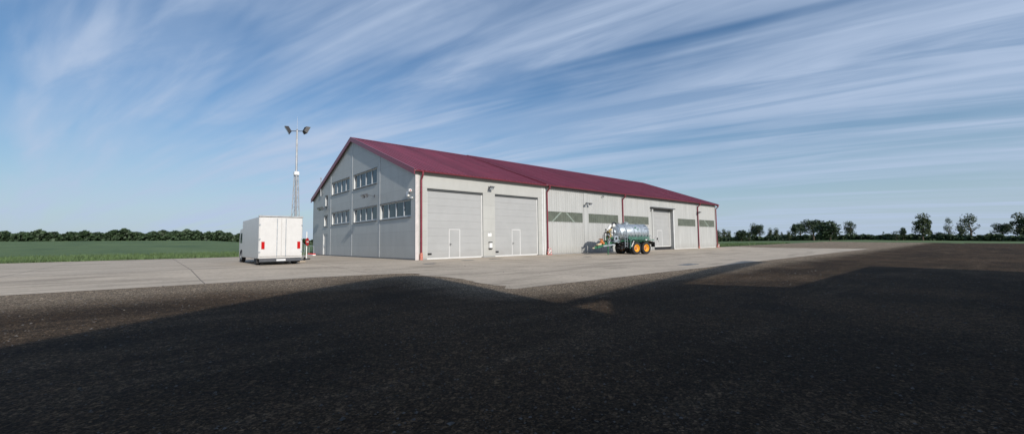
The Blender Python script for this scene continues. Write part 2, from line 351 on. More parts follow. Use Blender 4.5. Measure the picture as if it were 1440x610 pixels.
def gravel_mat():
    """dark crushed gravel; a paler dusty strip with sunlit brightness put into its colour lies beside the concrete edge"""
    m = bpy.data.materials.new('gravel'); m.use_nodes = True
    N = m.node_tree.nodes; L = m.node_tree.links; b = N['Principled BSDF']; b.inputs['Roughness'].default_value = .95
    b.inputs['Specular IOR Level'].default_value = .15
    tc = N.new('ShaderNodeTexCoord')
    def noise(s, d=6, r=.6, st=(1,1,1)):
        mp = N.new('ShaderNodeMapping'); mp.inputs['Scale'].default_value = st; L.new(tc.outputs['Object'], mp.inputs[0])
        n = N.new('ShaderNodeTexNoise'); n.inputs['Scale'].default_value = s; n.inputs['Detail'].default_value = d; n.inputs['Roughness'].default_value = r
        L.new(mp.outputs[0], n.inputs[0]); return n.outputs['Fac']
    def M_(op, a, b_=None, clamp=False):
        n = N.new('ShaderNodeMath'); n.operation = op; n.use_clamp = clamp
        for i, q in enumerate((a, b_)):
            if q is None: continue
            if isinstance(q, (int, float)): n.inputs[i].default_value = q
            else: L.new(q, n.inputs[i])
        return n.outputs[0]
    def mixc(f, a, c):
        n = N.new('ShaderNodeMix'); n.data_type = 'RGBA'; L.new(f, n.inputs[0])
        for i, q in ((6, a), (7, c)):
            if isinstance(q, tuple): n.inputs[i].default_value = (*q, 1)
            else: L.new(q, n.inputs[i])
        return n.outputs[2]
    def rng(v, a, c, lo=0., hi=1.):
        n = N.new('ShaderNodeMapRange'); n.interpolation_type = 'SMOOTHSTEP'; n.inputs['From Min'].default_value = a; n.inputs['From Max'].default_value = c
        n.inputs['To Min'].default_value = lo; n.inputs['To Max'].default_value = hi; L.new(v, n.inputs['Value']); return n.outputs[0]
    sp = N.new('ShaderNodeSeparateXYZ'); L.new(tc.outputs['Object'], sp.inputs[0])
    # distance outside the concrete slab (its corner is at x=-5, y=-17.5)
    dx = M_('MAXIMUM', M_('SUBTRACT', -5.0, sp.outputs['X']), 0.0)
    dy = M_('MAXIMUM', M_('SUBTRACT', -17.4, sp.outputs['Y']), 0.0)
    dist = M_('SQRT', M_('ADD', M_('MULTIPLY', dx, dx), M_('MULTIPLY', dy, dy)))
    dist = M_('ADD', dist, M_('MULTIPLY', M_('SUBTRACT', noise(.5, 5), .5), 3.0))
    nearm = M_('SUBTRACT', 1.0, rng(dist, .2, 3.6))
    # the north-west part of the yard takes the same paler colour too
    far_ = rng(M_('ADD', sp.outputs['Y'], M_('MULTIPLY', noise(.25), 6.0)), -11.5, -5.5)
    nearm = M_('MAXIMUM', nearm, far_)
    big = rng(noise(.22, 5), .35, .7)
    base = mixc(big, (.052,.035,.021), (.112,.072,.041))
    trk = rng(noise(.55, 6, .55, (.28, 1.6, 1)), .50, .68)
    base = mixc(M_('MULTIPLY', trk, .55), base, (.155,.108,.068))
    wet = rng(noise(.35, 7, .5), .58, .70)
    base = mixc(M_('MULTIPLY', wet, .6), base, (.034,.025,.017))
    base = mixc(nearm, base, (.36,.285,.205))  # brightness of the sunlit gravel is put into this paler colour
    vo = N.new('ShaderNodeTexVoronoi'); vo.inputs['Scale'].default_value = 45; L.new(tc.outputs['Object'], vo.inputs['Vector'])
    vb = N.new('ShaderNodeTexVoronoi'); vb.inputs['Scale'].default_value = 18; L.new(tc.outputs['Object'], vb.inputs['Vector'])
    sc1 = N.new('ShaderNodeSeparateColor'); L.new(vo.outputs['Color'], sc1.inputs[0])
    sc2 = N.new('ShaderNodeSeparateColor'); L.new(vb.outputs['Color'], sc2.inputs[0])
    tone = M_('ADD', M_('MULTIPLY', M_('POWER', sc1.outputs[0], 2.5), 1.5), .42)
    tone = M_('MULTIPLY', tone, M_('ADD', M_('MULTIPLY', M_('POWER', sc2.outputs[1], 5.0), 1.0), .78))
    mul = N.new('ShaderNodeMix'); mul.data_type = 'RGBA'; mul.blend_type = 'MULTIPLY'; mul.inputs[0].default_value = 1
    L.new(base, mul.inputs[6]); L.new(tone, mul.inputs[7]); L.new(mul.outputs[2], b.inputs['Base Color'])
    h = M_('SUBTRACT', M_('MULTIPLY', noise(14, 8, .7), 1.5), M_('MULTIPLY', vo.outputs['Distance'], .9))
    bp = N.new('ShaderNodeBump'); bp.inputs['Strength'].default_value = .9; bp.inputs['Distance'].default_value = .06
    L.new(h, bp.inputs['Height'])
    bp2 = N.new('ShaderNodeBump'); bp2.inputs['Strength'].default_value = .7; bp2.inputs['Distance'].default_value = .25
    L.new(noise(1.3, 4), bp2.inputs['Height']); L.new(bp.outputs[0], bp2.inputs['Normal']); L.new(bp2.outputs[0], b.inputs['Normal'])
    return m
gx = [-70,-45,-30,-15,-5,0,5,15,25,35,45,53.0]
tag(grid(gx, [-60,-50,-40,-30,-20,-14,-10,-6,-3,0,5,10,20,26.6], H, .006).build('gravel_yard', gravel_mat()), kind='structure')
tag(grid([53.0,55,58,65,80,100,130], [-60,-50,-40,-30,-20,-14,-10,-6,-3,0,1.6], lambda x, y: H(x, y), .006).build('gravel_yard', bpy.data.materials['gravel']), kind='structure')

def concrete_mat():
    m = mat('concrete', (.47,.40,.315), .85, var=.12, vscale=.35, fine=.10, bump=.25, bscale=25, spec=.2)
    N = m.node_tree.nodes; L = m.node_tree.links; b = N['Principled BSDF']
    tc = N.new('ShaderNodeTexCoord')
    def noise(s, d, st=(1,1,1), dist=0):
        mp = N.new('ShaderNodeMapping'); mp.inputs['Scale'].default_value = st; L.new(tc.outputs['Object'], mp.inputs[0])
        n = N.new('ShaderNodeTexNoise'); n.inputs['Scale'].default_value = s; n.inputs['Detail'].default_value = d; n.inputs['Distortion'].default_value = dist
        L.new(mp.outputs[0], n.inputs[0]); return n.outputs['Fac']
    def rng(v, a, c, lo, hi):
        n = N.new('ShaderNodeMapRange'); n.interpolation_type = 'SMOOTHSTEP'; n.inputs['From Min'].default_value = a; n.inputs['From Max'].default_value = c
        n.inputs['To Min'].default_value = lo; n.inputs['To Max'].default_value = hi; L.new(v, n.inputs['Value']); return n.outputs[0]
    src = b.inputs['Base Color'].links[0].from_socket
    for v in (rng(noise(.8, 7, (.18, 1.3, 1), .6), .48, .68, 1.0, .72),      # tyre-rolled dirt streaks along the hall
              rng(noise(.45, 8, (1, 1, 1), .4), .55, .75, 1.0, .84), rng(noise(6, 5), .62, .74, 1.0, .80)):
        mm = N.new('ShaderNodeMix'); mm.data_type = 'RGBA'; mm.blend_type = 'MULTIPLY'; mm.inputs[0].default_value = 1
        L.new(src, mm.inputs[6]); L.new(v, mm.inputs[7]); src = mm.outputs[2]
    # cast slab joints every 6.6 m
    sp = N.new('ShaderNodeSeparateXYZ'); L.new(tc.outputs['Object'], sp.inputs[0])
    for ax in ('X', 'Y'):
        d = N.new('ShaderNodeMath'); d.operation = 'DIVIDE'; d.inputs[1].default_value = 6.6 if ax == 'X' else 5.8; L.new(sp.outputs[ax], d.inputs[0])
        f = N.new('ShaderNodeMath'); f.operation = 'FRACT'; L.new(d.outputs[0], f.inputs[0])
        g = N.new('ShaderNodeMath'); g.operation = 'LESS_THAN'; g.inputs[1].default_value = .006; L.new(f.outputs[0], g.inputs[0])
        mm = N.new('ShaderNodeMix'); mm.data_type = 'RGBA'; L.new(g.outputs[0], mm.inputs[0]); L.new(src, mm.inputs[6]); mm.inputs[7].default_value = (.16,.14,.12,1)
        src = mm.outputs[2]
    L.new(src, b.inputs['Base Color'])
    return m
CONC = concrete_mat()
def conc_strip():
    """slab outline: hall apron (corner at -5,-17.4) widening west behind y=-8"""
    rows = []
    y = -17.45
    while y < 27:
        if y < -10: xl = -5.05 - .25*math.sin(y*1.1) - (.5 if y < -16.8 else 0)
        elif y < -6.6: t = sm((y+10)/3.4); xl = -5.0 - t**3*30 - .3*t
        else: xl = -34 - 2*math.sin(y*.3)
        rows.append((y, xl + rnd.uniform(-.10, .10))); 
        y += .45 if y < -5.5 else 2.4
    return rows
rows = conc_strip()
ybreak = [-14,-10,-6,-3,0]
for yb in ybreak: rows.append((yb, None))
rows.sort(key=lambda r: r[0])
rr = []
for i, (y, xl) in enumerate(rows):
    if xl is None:
        a = next(r for r in reversed(rows[:i]) if r[1] is not None); b_ = next(r for r in rows[i+1:] if r[1] is not None)
        xl = a[1] + (b_[1]-a[1])*(y-a[0])/(b_[0]-a[0])
    rr.append((y, xl))
mb = MB()
for i in range(len(rr)-1):
    (ya, xa), (yb, xb) = rr[i], rr[i+1]
    xe = 78 if ya < 0 else 0.05
    ya2 = ya + (.1 if i == 0 else 0)
    n = 60 if i == 0 else 1
    for k in range(n):
        t0, t1 = k/n, (k+1)/n
        def e(t): return (ya + (rnd.uniform(-.03, .07) if 0 < t < 1 else 0)) if i == 0 else ya
        za, zb = G(ya)+.012, G(yb)+.012
        if i == 0 and k == 0: last = e(0.0001)
        yn = e(t1) if i == 0 else ya
        y0_ = last if i == 0 else ya
        mb.add([(xa+(xe-xa)*t0, y0_, za), (xa+(xe-xa)*t1, yn, za), (xb+(xe-xb)*t1, yb, zb), (xb+(xe-xb)*t0, yb, zb)], [(0,1,2,3)])
        last = yn
tag(mb.build('concrete_apron', CONC), kind='structure')

# loose stones on the gravel
def on_conc(x, y):
    if y > -6.6: return x > -36
    if x > -5.0 and y > -17.5: return True
    return y > -9 and x > -5 - 30*sm((y+10)/3.4)**3
mb = MB(); n = 0
while n < 9000:
    d = 3.0 + 24*rnd.random()**1.6; a = YAW + R(rnd.uniform(-54, 56))
    x = CAM.x + d*math.sin(a); y = CAM.y + d*math.cos(a)
    if on_conc(x, y) and rnd.random() > .03: continue
    s = (.004 + .013*rnd.random()**4) * (1 + d*.06)
    z = H(x, y) + .006
    if rnd.random() < .01: s *= 2.0
    a0 = rnd.uniform(0, 6.3); pts = []
    for k in range(4):
        t = a0 + k*math.pi/2 + rnd.uniform(-.4, .4); q = s*rnd.uniform(.7, 1.3); pts.append((x+q*math.cos(t), y+q*math.sin(t), z+s*.15))
    pts += [(x+rnd.uniform(-.3,.3)*s, y+rnd.uniform(-.3,.3)*s, z+s*rnd.uniform(.6, 1.0)), (x, y, z-s*.3)]
    mb.add(pts, [(0,1,4),(1,2,4),(2,3,4),(3,0,4),(1,0,5),(2,1,5),(3,2,5),(0,3,5)]); n += 1
tag(mb.build('loose_stones', M['stone']), 'loose crushed stones scattered over the dark gravel yard', 'stones', kind='stuff')

# ------------------------------------------------------------------ THE HALL
hall = thing('farm_hall', 'long pale grey steel farm hall with wine red roof and roller doors', 'building', (0, 0, 0))
Wd, Ln, EH, RH = 26.1, 53.1, 6.6, 11.57
sl_ = (RH-EH)/(Wd/2)
def top(y): return EH + sl_*min(y, Wd-y)

def wall_holes(us, holes, topf, P, depth):
    """us: break positions; holes (u0,u1,w0,w1); P(u,w,d) -> point; outer, inner and reveal faces"""
    U = sorted(set(us) | {h[0] for h in holes} | {h[1] for h in holes}); o = MB(); rv = MB()
    for a, b in zip(U[:-1], U[1:]):
        hs = sorted([h for h in holes if h[0] <= a+1e-6 and h[1] >= b-1e-6], key=lambda h: h[2]); w0 = 0.0
        segs = []
        for h in hs:
            if h[2] > w0+1e-6: segs.append((w0, h[2], w0, h[2]))
            w0 = h[3]
        segs.append((w0, topf(a), w0, topf(b)))
        for (a0, a1, b0, b1) in segs:
            for d in (0, depth):
                o.add([P(a,a0,d), P(b,b0,d), P(b,b1,d), P(a,a1,d)], [(0,1,2,3)])
    for (a, b, c, d) in holes:
        for q in (((a,c),(a,d)), ((b,c),(b,d)), ((a,d),(b,d)), ((a,c),(b,c))):
            (u0_, w0_), (u1_, w1_) = q
            rv.add([P(u0_,w0_,0), P(u1_,w1_,0), P(u1_,w1_,depth), P(u0_,w0_,depth)], [(0,1,2,3)])
    return o, rv

# gable wall (x = 0), windows
gw = [(.72,6.3,3.32,4.62,4),(7.05,12.55,3.34,4.62,4),(13.75,19.05,3.40,4.66,4),(20.5,21.78,3.34,4.5,1),
      (7.1,12.65,6.62,7.98,4),(13.83,19.2,6.66,7.98,4),(20.6,21.45,5.6,6.76,1)]
pdoor = (20.55,22.1,.04,2.5)
Pg = lambda u, w_, d: (d, u, w_)
o, rv = wall_holes([0, Wd/2, Wd], [h[:4] for h in gw]+[pdoor], top, Pg, .22)
o.v += []; gwall = o.build('gable_wall', M['gable_panel'], hall); rv.build('window_reveal', M['white_trim'], gwall)
for y in (6.52, 13.12, 19.62):
    MB().bbox(-.025, 0, y-.12, y+.12, .0, top(y)-.05, .006).build('joint_cover', M['gable_joint'], gwall)
MB().box(-.03, 0, -.02, Wd, 0, .12).build('base_trim', M['sill'], gwall)
for (a, b, c, d, n_) in gw:
    wd = MB().box(.15,.165,a,b,c,d).build('window', M['glass'], hall)
    f = MB(); t = .07
    f.bbox(.10,.18,a,b,c,c+t); f.bbox(.10,.18,a,b,d-t,d); f.bbox(.10,.18,a,a+t,c+t,d-t); f.bbox(.10,.18,b-t,b,c+t,d-t)
    for k in range(1, n_):
        u = a+(b-a)*k/n_; f.bbox(.09,.19,u-.06,u+.06,c+t,d-t)
    if n_ > 1:
        for k in range(n_):        # inner casement rails
            u = a+(b-a)*k/n_+.09; v = a+(b-a)*(k+1)/n_-.09; f.box(.12,.17,u,v,c+t,c+t+.05)
    f.build('window_frame', M['alu'], wd)
    MB().bbox(-.10,.14,a-.08,b+.08,c-.06,c-.001).build('window_sill', M['sill'], wd)
    MB().bbox(-.03,.0,a-.06,b+.06,d+.001,d+.07).build('window_head', M['sill'], wd)
# personnel door
pd = MB().bbox(.10,.15,20.62,22.03,.06,2.43).build('side_door', M['gable_panel'], hall)
f = MB(); f.bbox(.03,.17,20.55,20.65,.04,2.5); f.bbox(.03,.17,22.0,22.1,.04,2.5); f.bbox(.03,.17,20.65,22.0,2.4,2.5)
f.build('door_frame', M['wicket_frame'], pd)
h = MB(); h.bbox(.03,.10,21.84,21.94,.95,1.25); h.tube((.04,21.89,1.1),(.04,21.72,1.1),.018); h.build('door_handle', M['galv'], pd)

# front wall (insulated panel section, x 0..13.85), two sectional doors
FX = 13.85
d1, d2 = (.98, 6.34, .0, 5.47), (7.64, 12.94, .0, 5.47)
Pf = lambda u, w_, d: (u, d, w_)
o, rv = wall_holes([0, FX], [d1, d2], lambda u: EH+.05, Pf, .2)
fwall = o.build('front_wall', M['front_panel'], hall); rv.build('door_reveal', M['reveal'], fwall)
MB().bbox(-.02,.26,-.025,0,.0,EH-.02,.008).build('corner_trim', M['corner_trim'], fwall)
MB().bbox(FX-.42,FX-.26,-.03,0,.0,EH-.02,.008).build('corner_trim', M['joint_trim'], fwall)
MB().bbox(FX-.12,FX+.02,-.03,.0,.0,EH-.02,.008).build('corner_trim', M['white_trim'], fwall)
MB().box(FX,FX+.02,-.0,.16,0,EH+.05).build('return_panel', M['reveal'], fwall)
for xa, xb in ((0.27, d1[0]-.03), (d1[1]+.03, d2[0]-.03), (d2[1]+.03, FX-.43)):
    MB().box(xa, xb, -.02, 0, 0, .10).build('base_trim', M['reveal'], fwall)

def sectional_door(D, wk, y, drop=0.0, base=.05, vent=True, mat_door='door'):
    x0, x1, z0, z1 = D; nsec = 9; hsec = (z1-.10-base)/nsec
    leaf = MB()
    for k in range(nsec):
        za, zb = base+k*hsec, base+(k+1)*hsec-.005
        for (xa, xb) in ((x0+.06, wk[0]-.005), (wk[1]+.005, x1-.06)) if zb <= wk[3]+hsec*.5 else ((x0+.06, x1-.06),):
            leaf.bbox(xa, xb, y, y+.05, max(za, base), zb, .003)
            # pressed mid rib of each section
            leaf.box(xa+.01, xb-.01, y-.0015, y, (za+zb)/2-.003, (za+zb)/2+.003)
    zc = base
    while zc + hsec <= wk[3]+hsec*.5+.01: zc += hsec
    leaf.box(wk[0], wk[1], y+.004, y+.045, wk[3]+.001, zc-.012)
    d = leaf.build('sectional_door', M[mat_door], hall)
    MB().box(x0+.02, x1-.02, y+.055, y+.07, base, z1-.02).build('door_backing', M[mat_door], d)
    MB().box(x0, x1, y-.06, y+.06, z1-.17, z1-.003).build('head_seal', M['dark_seal'], d)
    MB().bbox(x0+.0, x0+.08, y-.03, y+.06, base, z1-.17).build('guide_rail', M['white_trim'], d)
    MB().bbox(x1-.10, x1-.0, y-.03, y+.06, base, z1-.17).build('guide_rail', M['white_trim'], d)
    MB().bbox(x0+.08, x1-.10, y-.012, y+.04, base-.045, base+.07).build('bottom_seal', M['white_trim'], d)
    # wicket door in the leaf
    a, b, c, e = wk
    MB().bbox(a+.08, b-.08, y-.004, y+.04, c+.05, e-.09).build('wicket_door', M[mat_door], d)
    f = MB(); t = .09
    f.bbox(a,a+t,y-.02,y+.05,c,e); f.bbox(b-t,b,y-.02,y+.05,c,e); f.bbox(a+t,b-t,y-.02,y+.05,e-t,e); f.bbox(a+t,b-t,y-.02,y+.05,c,c+.045)
    f.build('wicket_frame', M['wicket_frame'], d)
    h = MB(); h.bbox(a+.10,a+.15,y-.03,y-.004,1.02,1.24); h.tube((a+.125,y-.05,1.15),(a+.27,y-.05,1.15),.015); h.tube((a+.125,y-.0,1.15),(a+.125,y-.055,1.15),.013)
    h.build('door_handle', M['black'], d)
    if vent: 
        v = MB(); v.bbox(x0+.12, x0+.46, y-.035, y-.001, .36, .50)
        for q in range(3): v.box(x0+.14, x0+.44, y-.045, y-.036, .385+q*.04, .40+q*.04)
        v.build('lift_handle', M['black'], d)
    return d
sectional_door(d1, (2.98,4.08,.10,2.38), .13)
sectional_door(d2, (9.64,10.72,.10,2.42), .13)

# profiled side wall (x FX..53.1, y=.15)
SY = .15
wins = [(14.32,19.72,3.25,4.24),(20.8,26.24,3.26,4.22),(27.5,32.9,3.27,4.22),(40.66,45.98,3.24,4.24),(47.25,52.42,3.24,4.25)]
d3 = (34.05, 39.25, 0.0, 5.42)
def profiled(x0, x1, zf, mbk, y0, pitch=.33, dep=.04):
    """trapezoid sheet between x0,x1; zf(xa,xb) gives z ranges"""
    pts = []; k = math.floor(x0/pitch)
    while k*pitch < x1+pitch:
        b = k*pitch
        for (u, v) in ((0,0),(.14,0),(.18,-dep),(.29,-dep)): pts.append((b+u, y0+v))
        k += 1
    def yat(x):
        for (a, ya), (b, yb) in zip(pts[:-1], pts[1:]):
            if a <= x <= b: return ya + (yb-ya)*(x-a)/(b-a+1e-9)
        return y0
    X = sorted({x0, x1} | {p[0] for p in pts if x0 < p[0] < x1})
    for a, b in zip(X[:-1], X[1:]):
        ya, yb = yat(a), yat(b)
        for z0, z1 in zf((a+b)/2): mbk.add([(a,ya,z0),(b,yb,z0),(b,yb,z1),(a,ya,z1)], [(0,1,2,3)])
mb = MB()
edges = sorted({FX+.02, Ln} | {w_[0] for w_ in wins} | {w_[1] for w_ in wins} | {d3[0], d3[1]})
for a, b in zip(edges[:-1], edges[1:]):
    m_ = (a+b)/2
    h = [w_ for w_ in wins+[d3] if w_[0] < m_ < w_[1]]
    if not h: rngs = [(.10, EH+.02)]
    elif h[0][2] == 0: rngs = [(h[0][3], EH+.02)]
    else: rngs = [(.10, h[0][2]), (h[0][3], EH+.02)]
    profiled(a, b, lambda x, r=rngs: r, mb, SY)
swall = mb.build('side_wall', M['sheet_wall'], hall)
MB().box(FX+.02, d3[0], SY-.02, SY+.1, 0, .099).build('plinth', M['reveal'], swall)
MB().box(d3[1], Ln, SY-.02, SY+.1, 0, .099).build('plinth', M['white_trim'], swall)
# flashing above/below windows + smooth pier between two windows
for (a, b, c, d) in wins:
    MB().bbox(a-.02, b+.02, SY-.055, SY-.0, d, d+.04, .01).build('window_flashing', M['sheet_wall'], swall)
    MB().bbox(a-.02, b+.02, SY-.055, SY-.0, c-.03, c, .01).build('window_flashing', M['sheet_wall'], swall)
MB().bbox(19.95, 20.58, SY-.052, SY-.042, .1, EH-.05, .004).build('pier_cover', M['sheet_wall'], swall)
for (a, b, c, d) in wins:
    g = MB(); profiled(a, b, lambda x, r=(c, d): [r], g, SY-.0)
    gp = g.build('window', M['glazing'], hall)
    if a < 15: bl = [((a+.65,SY+.07,c-.1),(a+2.25,SY+.07,d+.1)), ((a+2.75,SY+.10,d+.1),(a+4.3,SY+.10,c-.1))]
    elif a > 47: bl = [((a+1.7,SY+.10,d+.1),(a+3.6,SY+.10,c-.1))]
    else: bl = []
    for p0_, p1_ in bl: MB().bar(p0_, p1_, .07, .13).build('inner_brace', M['steel_in'], gp)
# corner trims of the side wall
MB().bbox(Ln-.22, Ln+.03, SY-.06, SY-.045, 0, EH-.02, .004).build('corner_trim', M['joint_trim'], swall)
# third door with deep reveal
DY = SY+.42
rv = MB(); x0, x1, z0, z1 = d3
for q in ((x0,x0,0,z1),(x1,x1,0,z1)):
    rv.add([(q[0],SY-.04,0),(q[0],SY-.04,z1),(q[0],DY+.08,z1),(q[0],DY+.08,0)],[(0,1,2,3)])
rv.add([(x0,SY-.04,z1),(x1,SY-.04,z1),(x1,DY+.08,z1),(x0,DY+.08,z1)],[(0,1,2,3)])
rv.build('door_reveal', M['reveal'], swall)
dd = sectional_door(d3, (35.72,37.0,.47,2.6), DY, base=.42, vent=False)
MB().box(x0+.05, x1-.05, DY+.03, DY+.5, .02, .36).build('floor_gap', M['black'], dd)
cn = MB(); cn.bbox(x0-.75, x1+.05, SY-.42, SY-.045, z1+.02, z1+.13, .02); cn.bar((x0-.6,SY-.05,z1-.45),(x0-.6,SY-.36,z1+.0),.05,.05)
cn.build('door_canopy', M['dgrey'], swall)
MB().bbox(x0-.30,x0-.0,SY-.075,SY-.045,0,z1,.006).build('door_trim', M['sheet_wall'], swall)
MB().bbox(x1,x1+.25,SY-.075,SY-.045,0,z1,.006).build('door_trim', M['joint_trim'], swall)

# back and far walls, floor
MB().box(0, Ln, Wd-.1, Wd, 0, EH).build('back_wall', M['sheet_wall'], hall)
o, _ = wall_holes([.15, Wd/2, Wd], [], top, lambda u, w_, d: (Ln-.05-d, u, w_), .1)
o.build('far_gable_wall', M['sheet_wall'], hall)
MB().box(.24, Ln-.2, .3, Wd-.12, -.02, .03).build('hall_floor', M['interior'], hall)
MB().box(14.0, 14.1, .5, Wd-.2, .03, 6.2).build('partition', M['interior'], hall)

# roof
OV = .27; RT = .26
def roof_section(x0, x1, dz, rake_l, rake_r):
    sh = MB()
    def zt(y): return EH + RT + dz + sl_*y
    def sheet(side):
        pitch = .40; pts = [(x0, 0)]; k = 0
        while x0 + (k+1)*pitch < x1:
            b = x0 + k*pitch + .05
            for u, v in ((0,0),(.012,.055),(.06,.055),(.072,0)): pts.append((b+u, v))
            k += 1
        pts.append((x1, 0))
        f = (lambda y: y) if side == 0 else (lambda y: Wd-y)
        ysl = [-OV, Wd/2]
        for (a, va), (b, vb) in zip(pts[:-1], pts[1:]):
            sh.add([(a, f(ysl[0]), zt(ysl[0])+va), (b, f(ysl[0]), zt(ysl[0])+vb), (b, f(ysl[1]), zt(ysl[1])+vb), (a, f(ysl[1]), zt(ysl[1])+va)], [(0,1,2,3)])
    sheet(0); sheet(1)
    rf = sh.build('roof', M['roof'], hall)
    un = MB()
    for s in (0, 1):
        f = (lambda y: y) if s == 0 else (lambda y: Wd-y)
        un.add([(x0+.02, f(-OV+.02), zt(-OV)-.14), (x1-.02, f(-OV+.02), zt(-OV)-.14), (x1-.02, Wd/2, zt(Wd/2)-.14), (x0+.02, Wd/2, zt(Wd/2)-.14)], [(0,1,2,3)])
        # eave fascia
        un.box(x0+.02, x1-.02, f(-OV+.0)-.012, f(-OV+.0)+.012, zt(-OV)-.20, zt(-OV)-.01)
    un.build('roof_underside', M['soffit'], rf)
    rc = MB()
    rc.add([(x0-.02, Wd/2-.28, zt(Wd/2-.28)+.05), (x1+.02, Wd/2-.28, zt(Wd/2-.28)+.05), (x1+.02, Wd/2, zt(Wd/2)+.075), (x0-.02, Wd/2, zt(Wd/2)+.075),
            (x0-.02, Wd/2+.28, zt(Wd/2-.28)+.05), (x1+.02, Wd/2+.28, zt(Wd/2-.28)+.05)], [(0,1,2,3), (3,2,5,4)])
    rc.build('ridge_cap', M['wine'], rf)
    for (xe, on) in ((x0, rake_l), (x1, rake_r)):
        if not on: continue
        rk = MB(); t = .03
        for s in (0, 1):
            f = (lambda y: y) if s == 0 else (lambda y: Wd-y)
            q = [(-OV, zt(-OV)-on), (Wd/2, zt(Wd/2)-on), (Wd/2, zt(Wd/2)+.06), (-OV, zt(-OV)+.06)]
            rk.prism([(f(a), b) for a, b in q], xe-t, xe+t, 'YZ')
            a, b = (xe-t-.01, xe+.16) if xe < 1 or (xe > 13 and xe < 20 and on < .2) else (xe-.16, xe+t+.01)
            rk.add([(a, f(-OV), zt(-OV)+.065), (b, f(-OV), zt(-OV)+.065), (b, Wd/2, zt(Wd/2)+.065), (a, Wd/2, zt(Wd/2)+.065)], [(0,1,2,3)])
        rk.build('rake_trim', M['wine'], rf)
    return rf
roof_section(-.22, FX+.02, 0, .36, 0)
roof_section(FX, Ln+.25, .045, 0, .30)
# step edge of the front roof section (runs up the slope to the ridge)
st = MB(); zt = lambda y: EH+RT+.045+sl_*y
for s in (0, 1):
    f = (lambda y: y) if s == 0 else (lambda y: Wd-y)
    st.prism([(f(-OV), zt(-OV)-.14), (f(Wd/2), zt(Wd/2)-.14), (f(Wd/2), zt(Wd/2)+.03), (f(-OV), zt(-OV)+.085)], FX-.04, FX-.002, 'YZ')
st.build('step_flashing', M['wine'], hall)

# gutters
def gutter(x0, x1, z):
    g = MB(); n_ = 8; r = .085; y = -OV-.10
    prof = [(y+r*math.cos(math.pi+math.pi*i/n_), z+r*math.sin(math.pi+math.pi*i/n_)) for i in range(n_+1)]
    full = prof + [(p[0]*.0+y+(p[0]-y)*.88, z+(p[1]-z)*.88) for p in reversed(prof)]
    g.prism(full, x0, x1, 'YZ')
    g.tube((x0, y-r, z+.005), (x1, y-r, z+.005), .014, n=6)
    o = g.build('gutter', M['wine'], hall, smooth=True)
    x = x0+.3
    while x < x1:
        MB().box(x-.015, x+.015, y-r-.012, y+r+.02, z-.004, z+.006).build('gutter_bracket', M['wine'], o); x += 1.1
ze = EH+RT-sl_*OV
gutter(-.2, FX-.02, ze-.06); gutter(FX+.02, Ln+.2, ze+.045-.06)
def downpipe(x, z, wally, foot):
    p = MB(); gy = -OV-.10; yw = wally-.13; r = .078
    p.tube((x, gy, z-.02), (x, gy, z-.20), .10, .08)
    p.path([(x, gy, z-.18), (x, gy, z-.28), (x, yw, z-.62), (x, yw, z-.8), (x, yw, .14+foot)], r, 14)
    o = p.build('downpipe', M['wine'], hall, smooth=True)
    for zz_ in (1.3, 3.2, 5.1):
        c = MB(); c.tube((x, yw, zz_-.025), (x, yw, zz_+.025), r+.012); c.box(x-.03, x+.03, yw, wally-.0, zz_-.02, zz_+.02)
        c.build('pipe_clamp', M['wine'], o)
    b = MB(); b.tube((x, yw, -.02), (x, yw, .14+foot), r+.035, r+.02, n=14)
    for q in range(4): b.tube((x, yw, .05+q*foot*.28), (x, yw, .10+q*foot*.28), r+.05, n=14)
    b.build('pipe_foot', M['boot'], o, smooth=True)
downpipe(.42, ze-.06, 0, .40)
for x in (14.22, 27.1, 46.65, 53.02): downpipe(x, ze-.015, SY, .14)

# thin flue at the gable
fl = MB(); fl.tube((-.12, 22.82, 6.9), (-.12, 22.82, 8.95), .055); fl.tube((-.12, 22.82, 8.95), (-.12, 22.82, 9.1), .10, .04)
fl.tube((0, 22.82, 7.0), (-.13, 22.82, 7.0), .05); fl.bar((-.06, 22.9, 7.25), (-.06, 22.0, 7.2), .04, .05)
fl.build('flue_pipe', M['galv2'], hall)

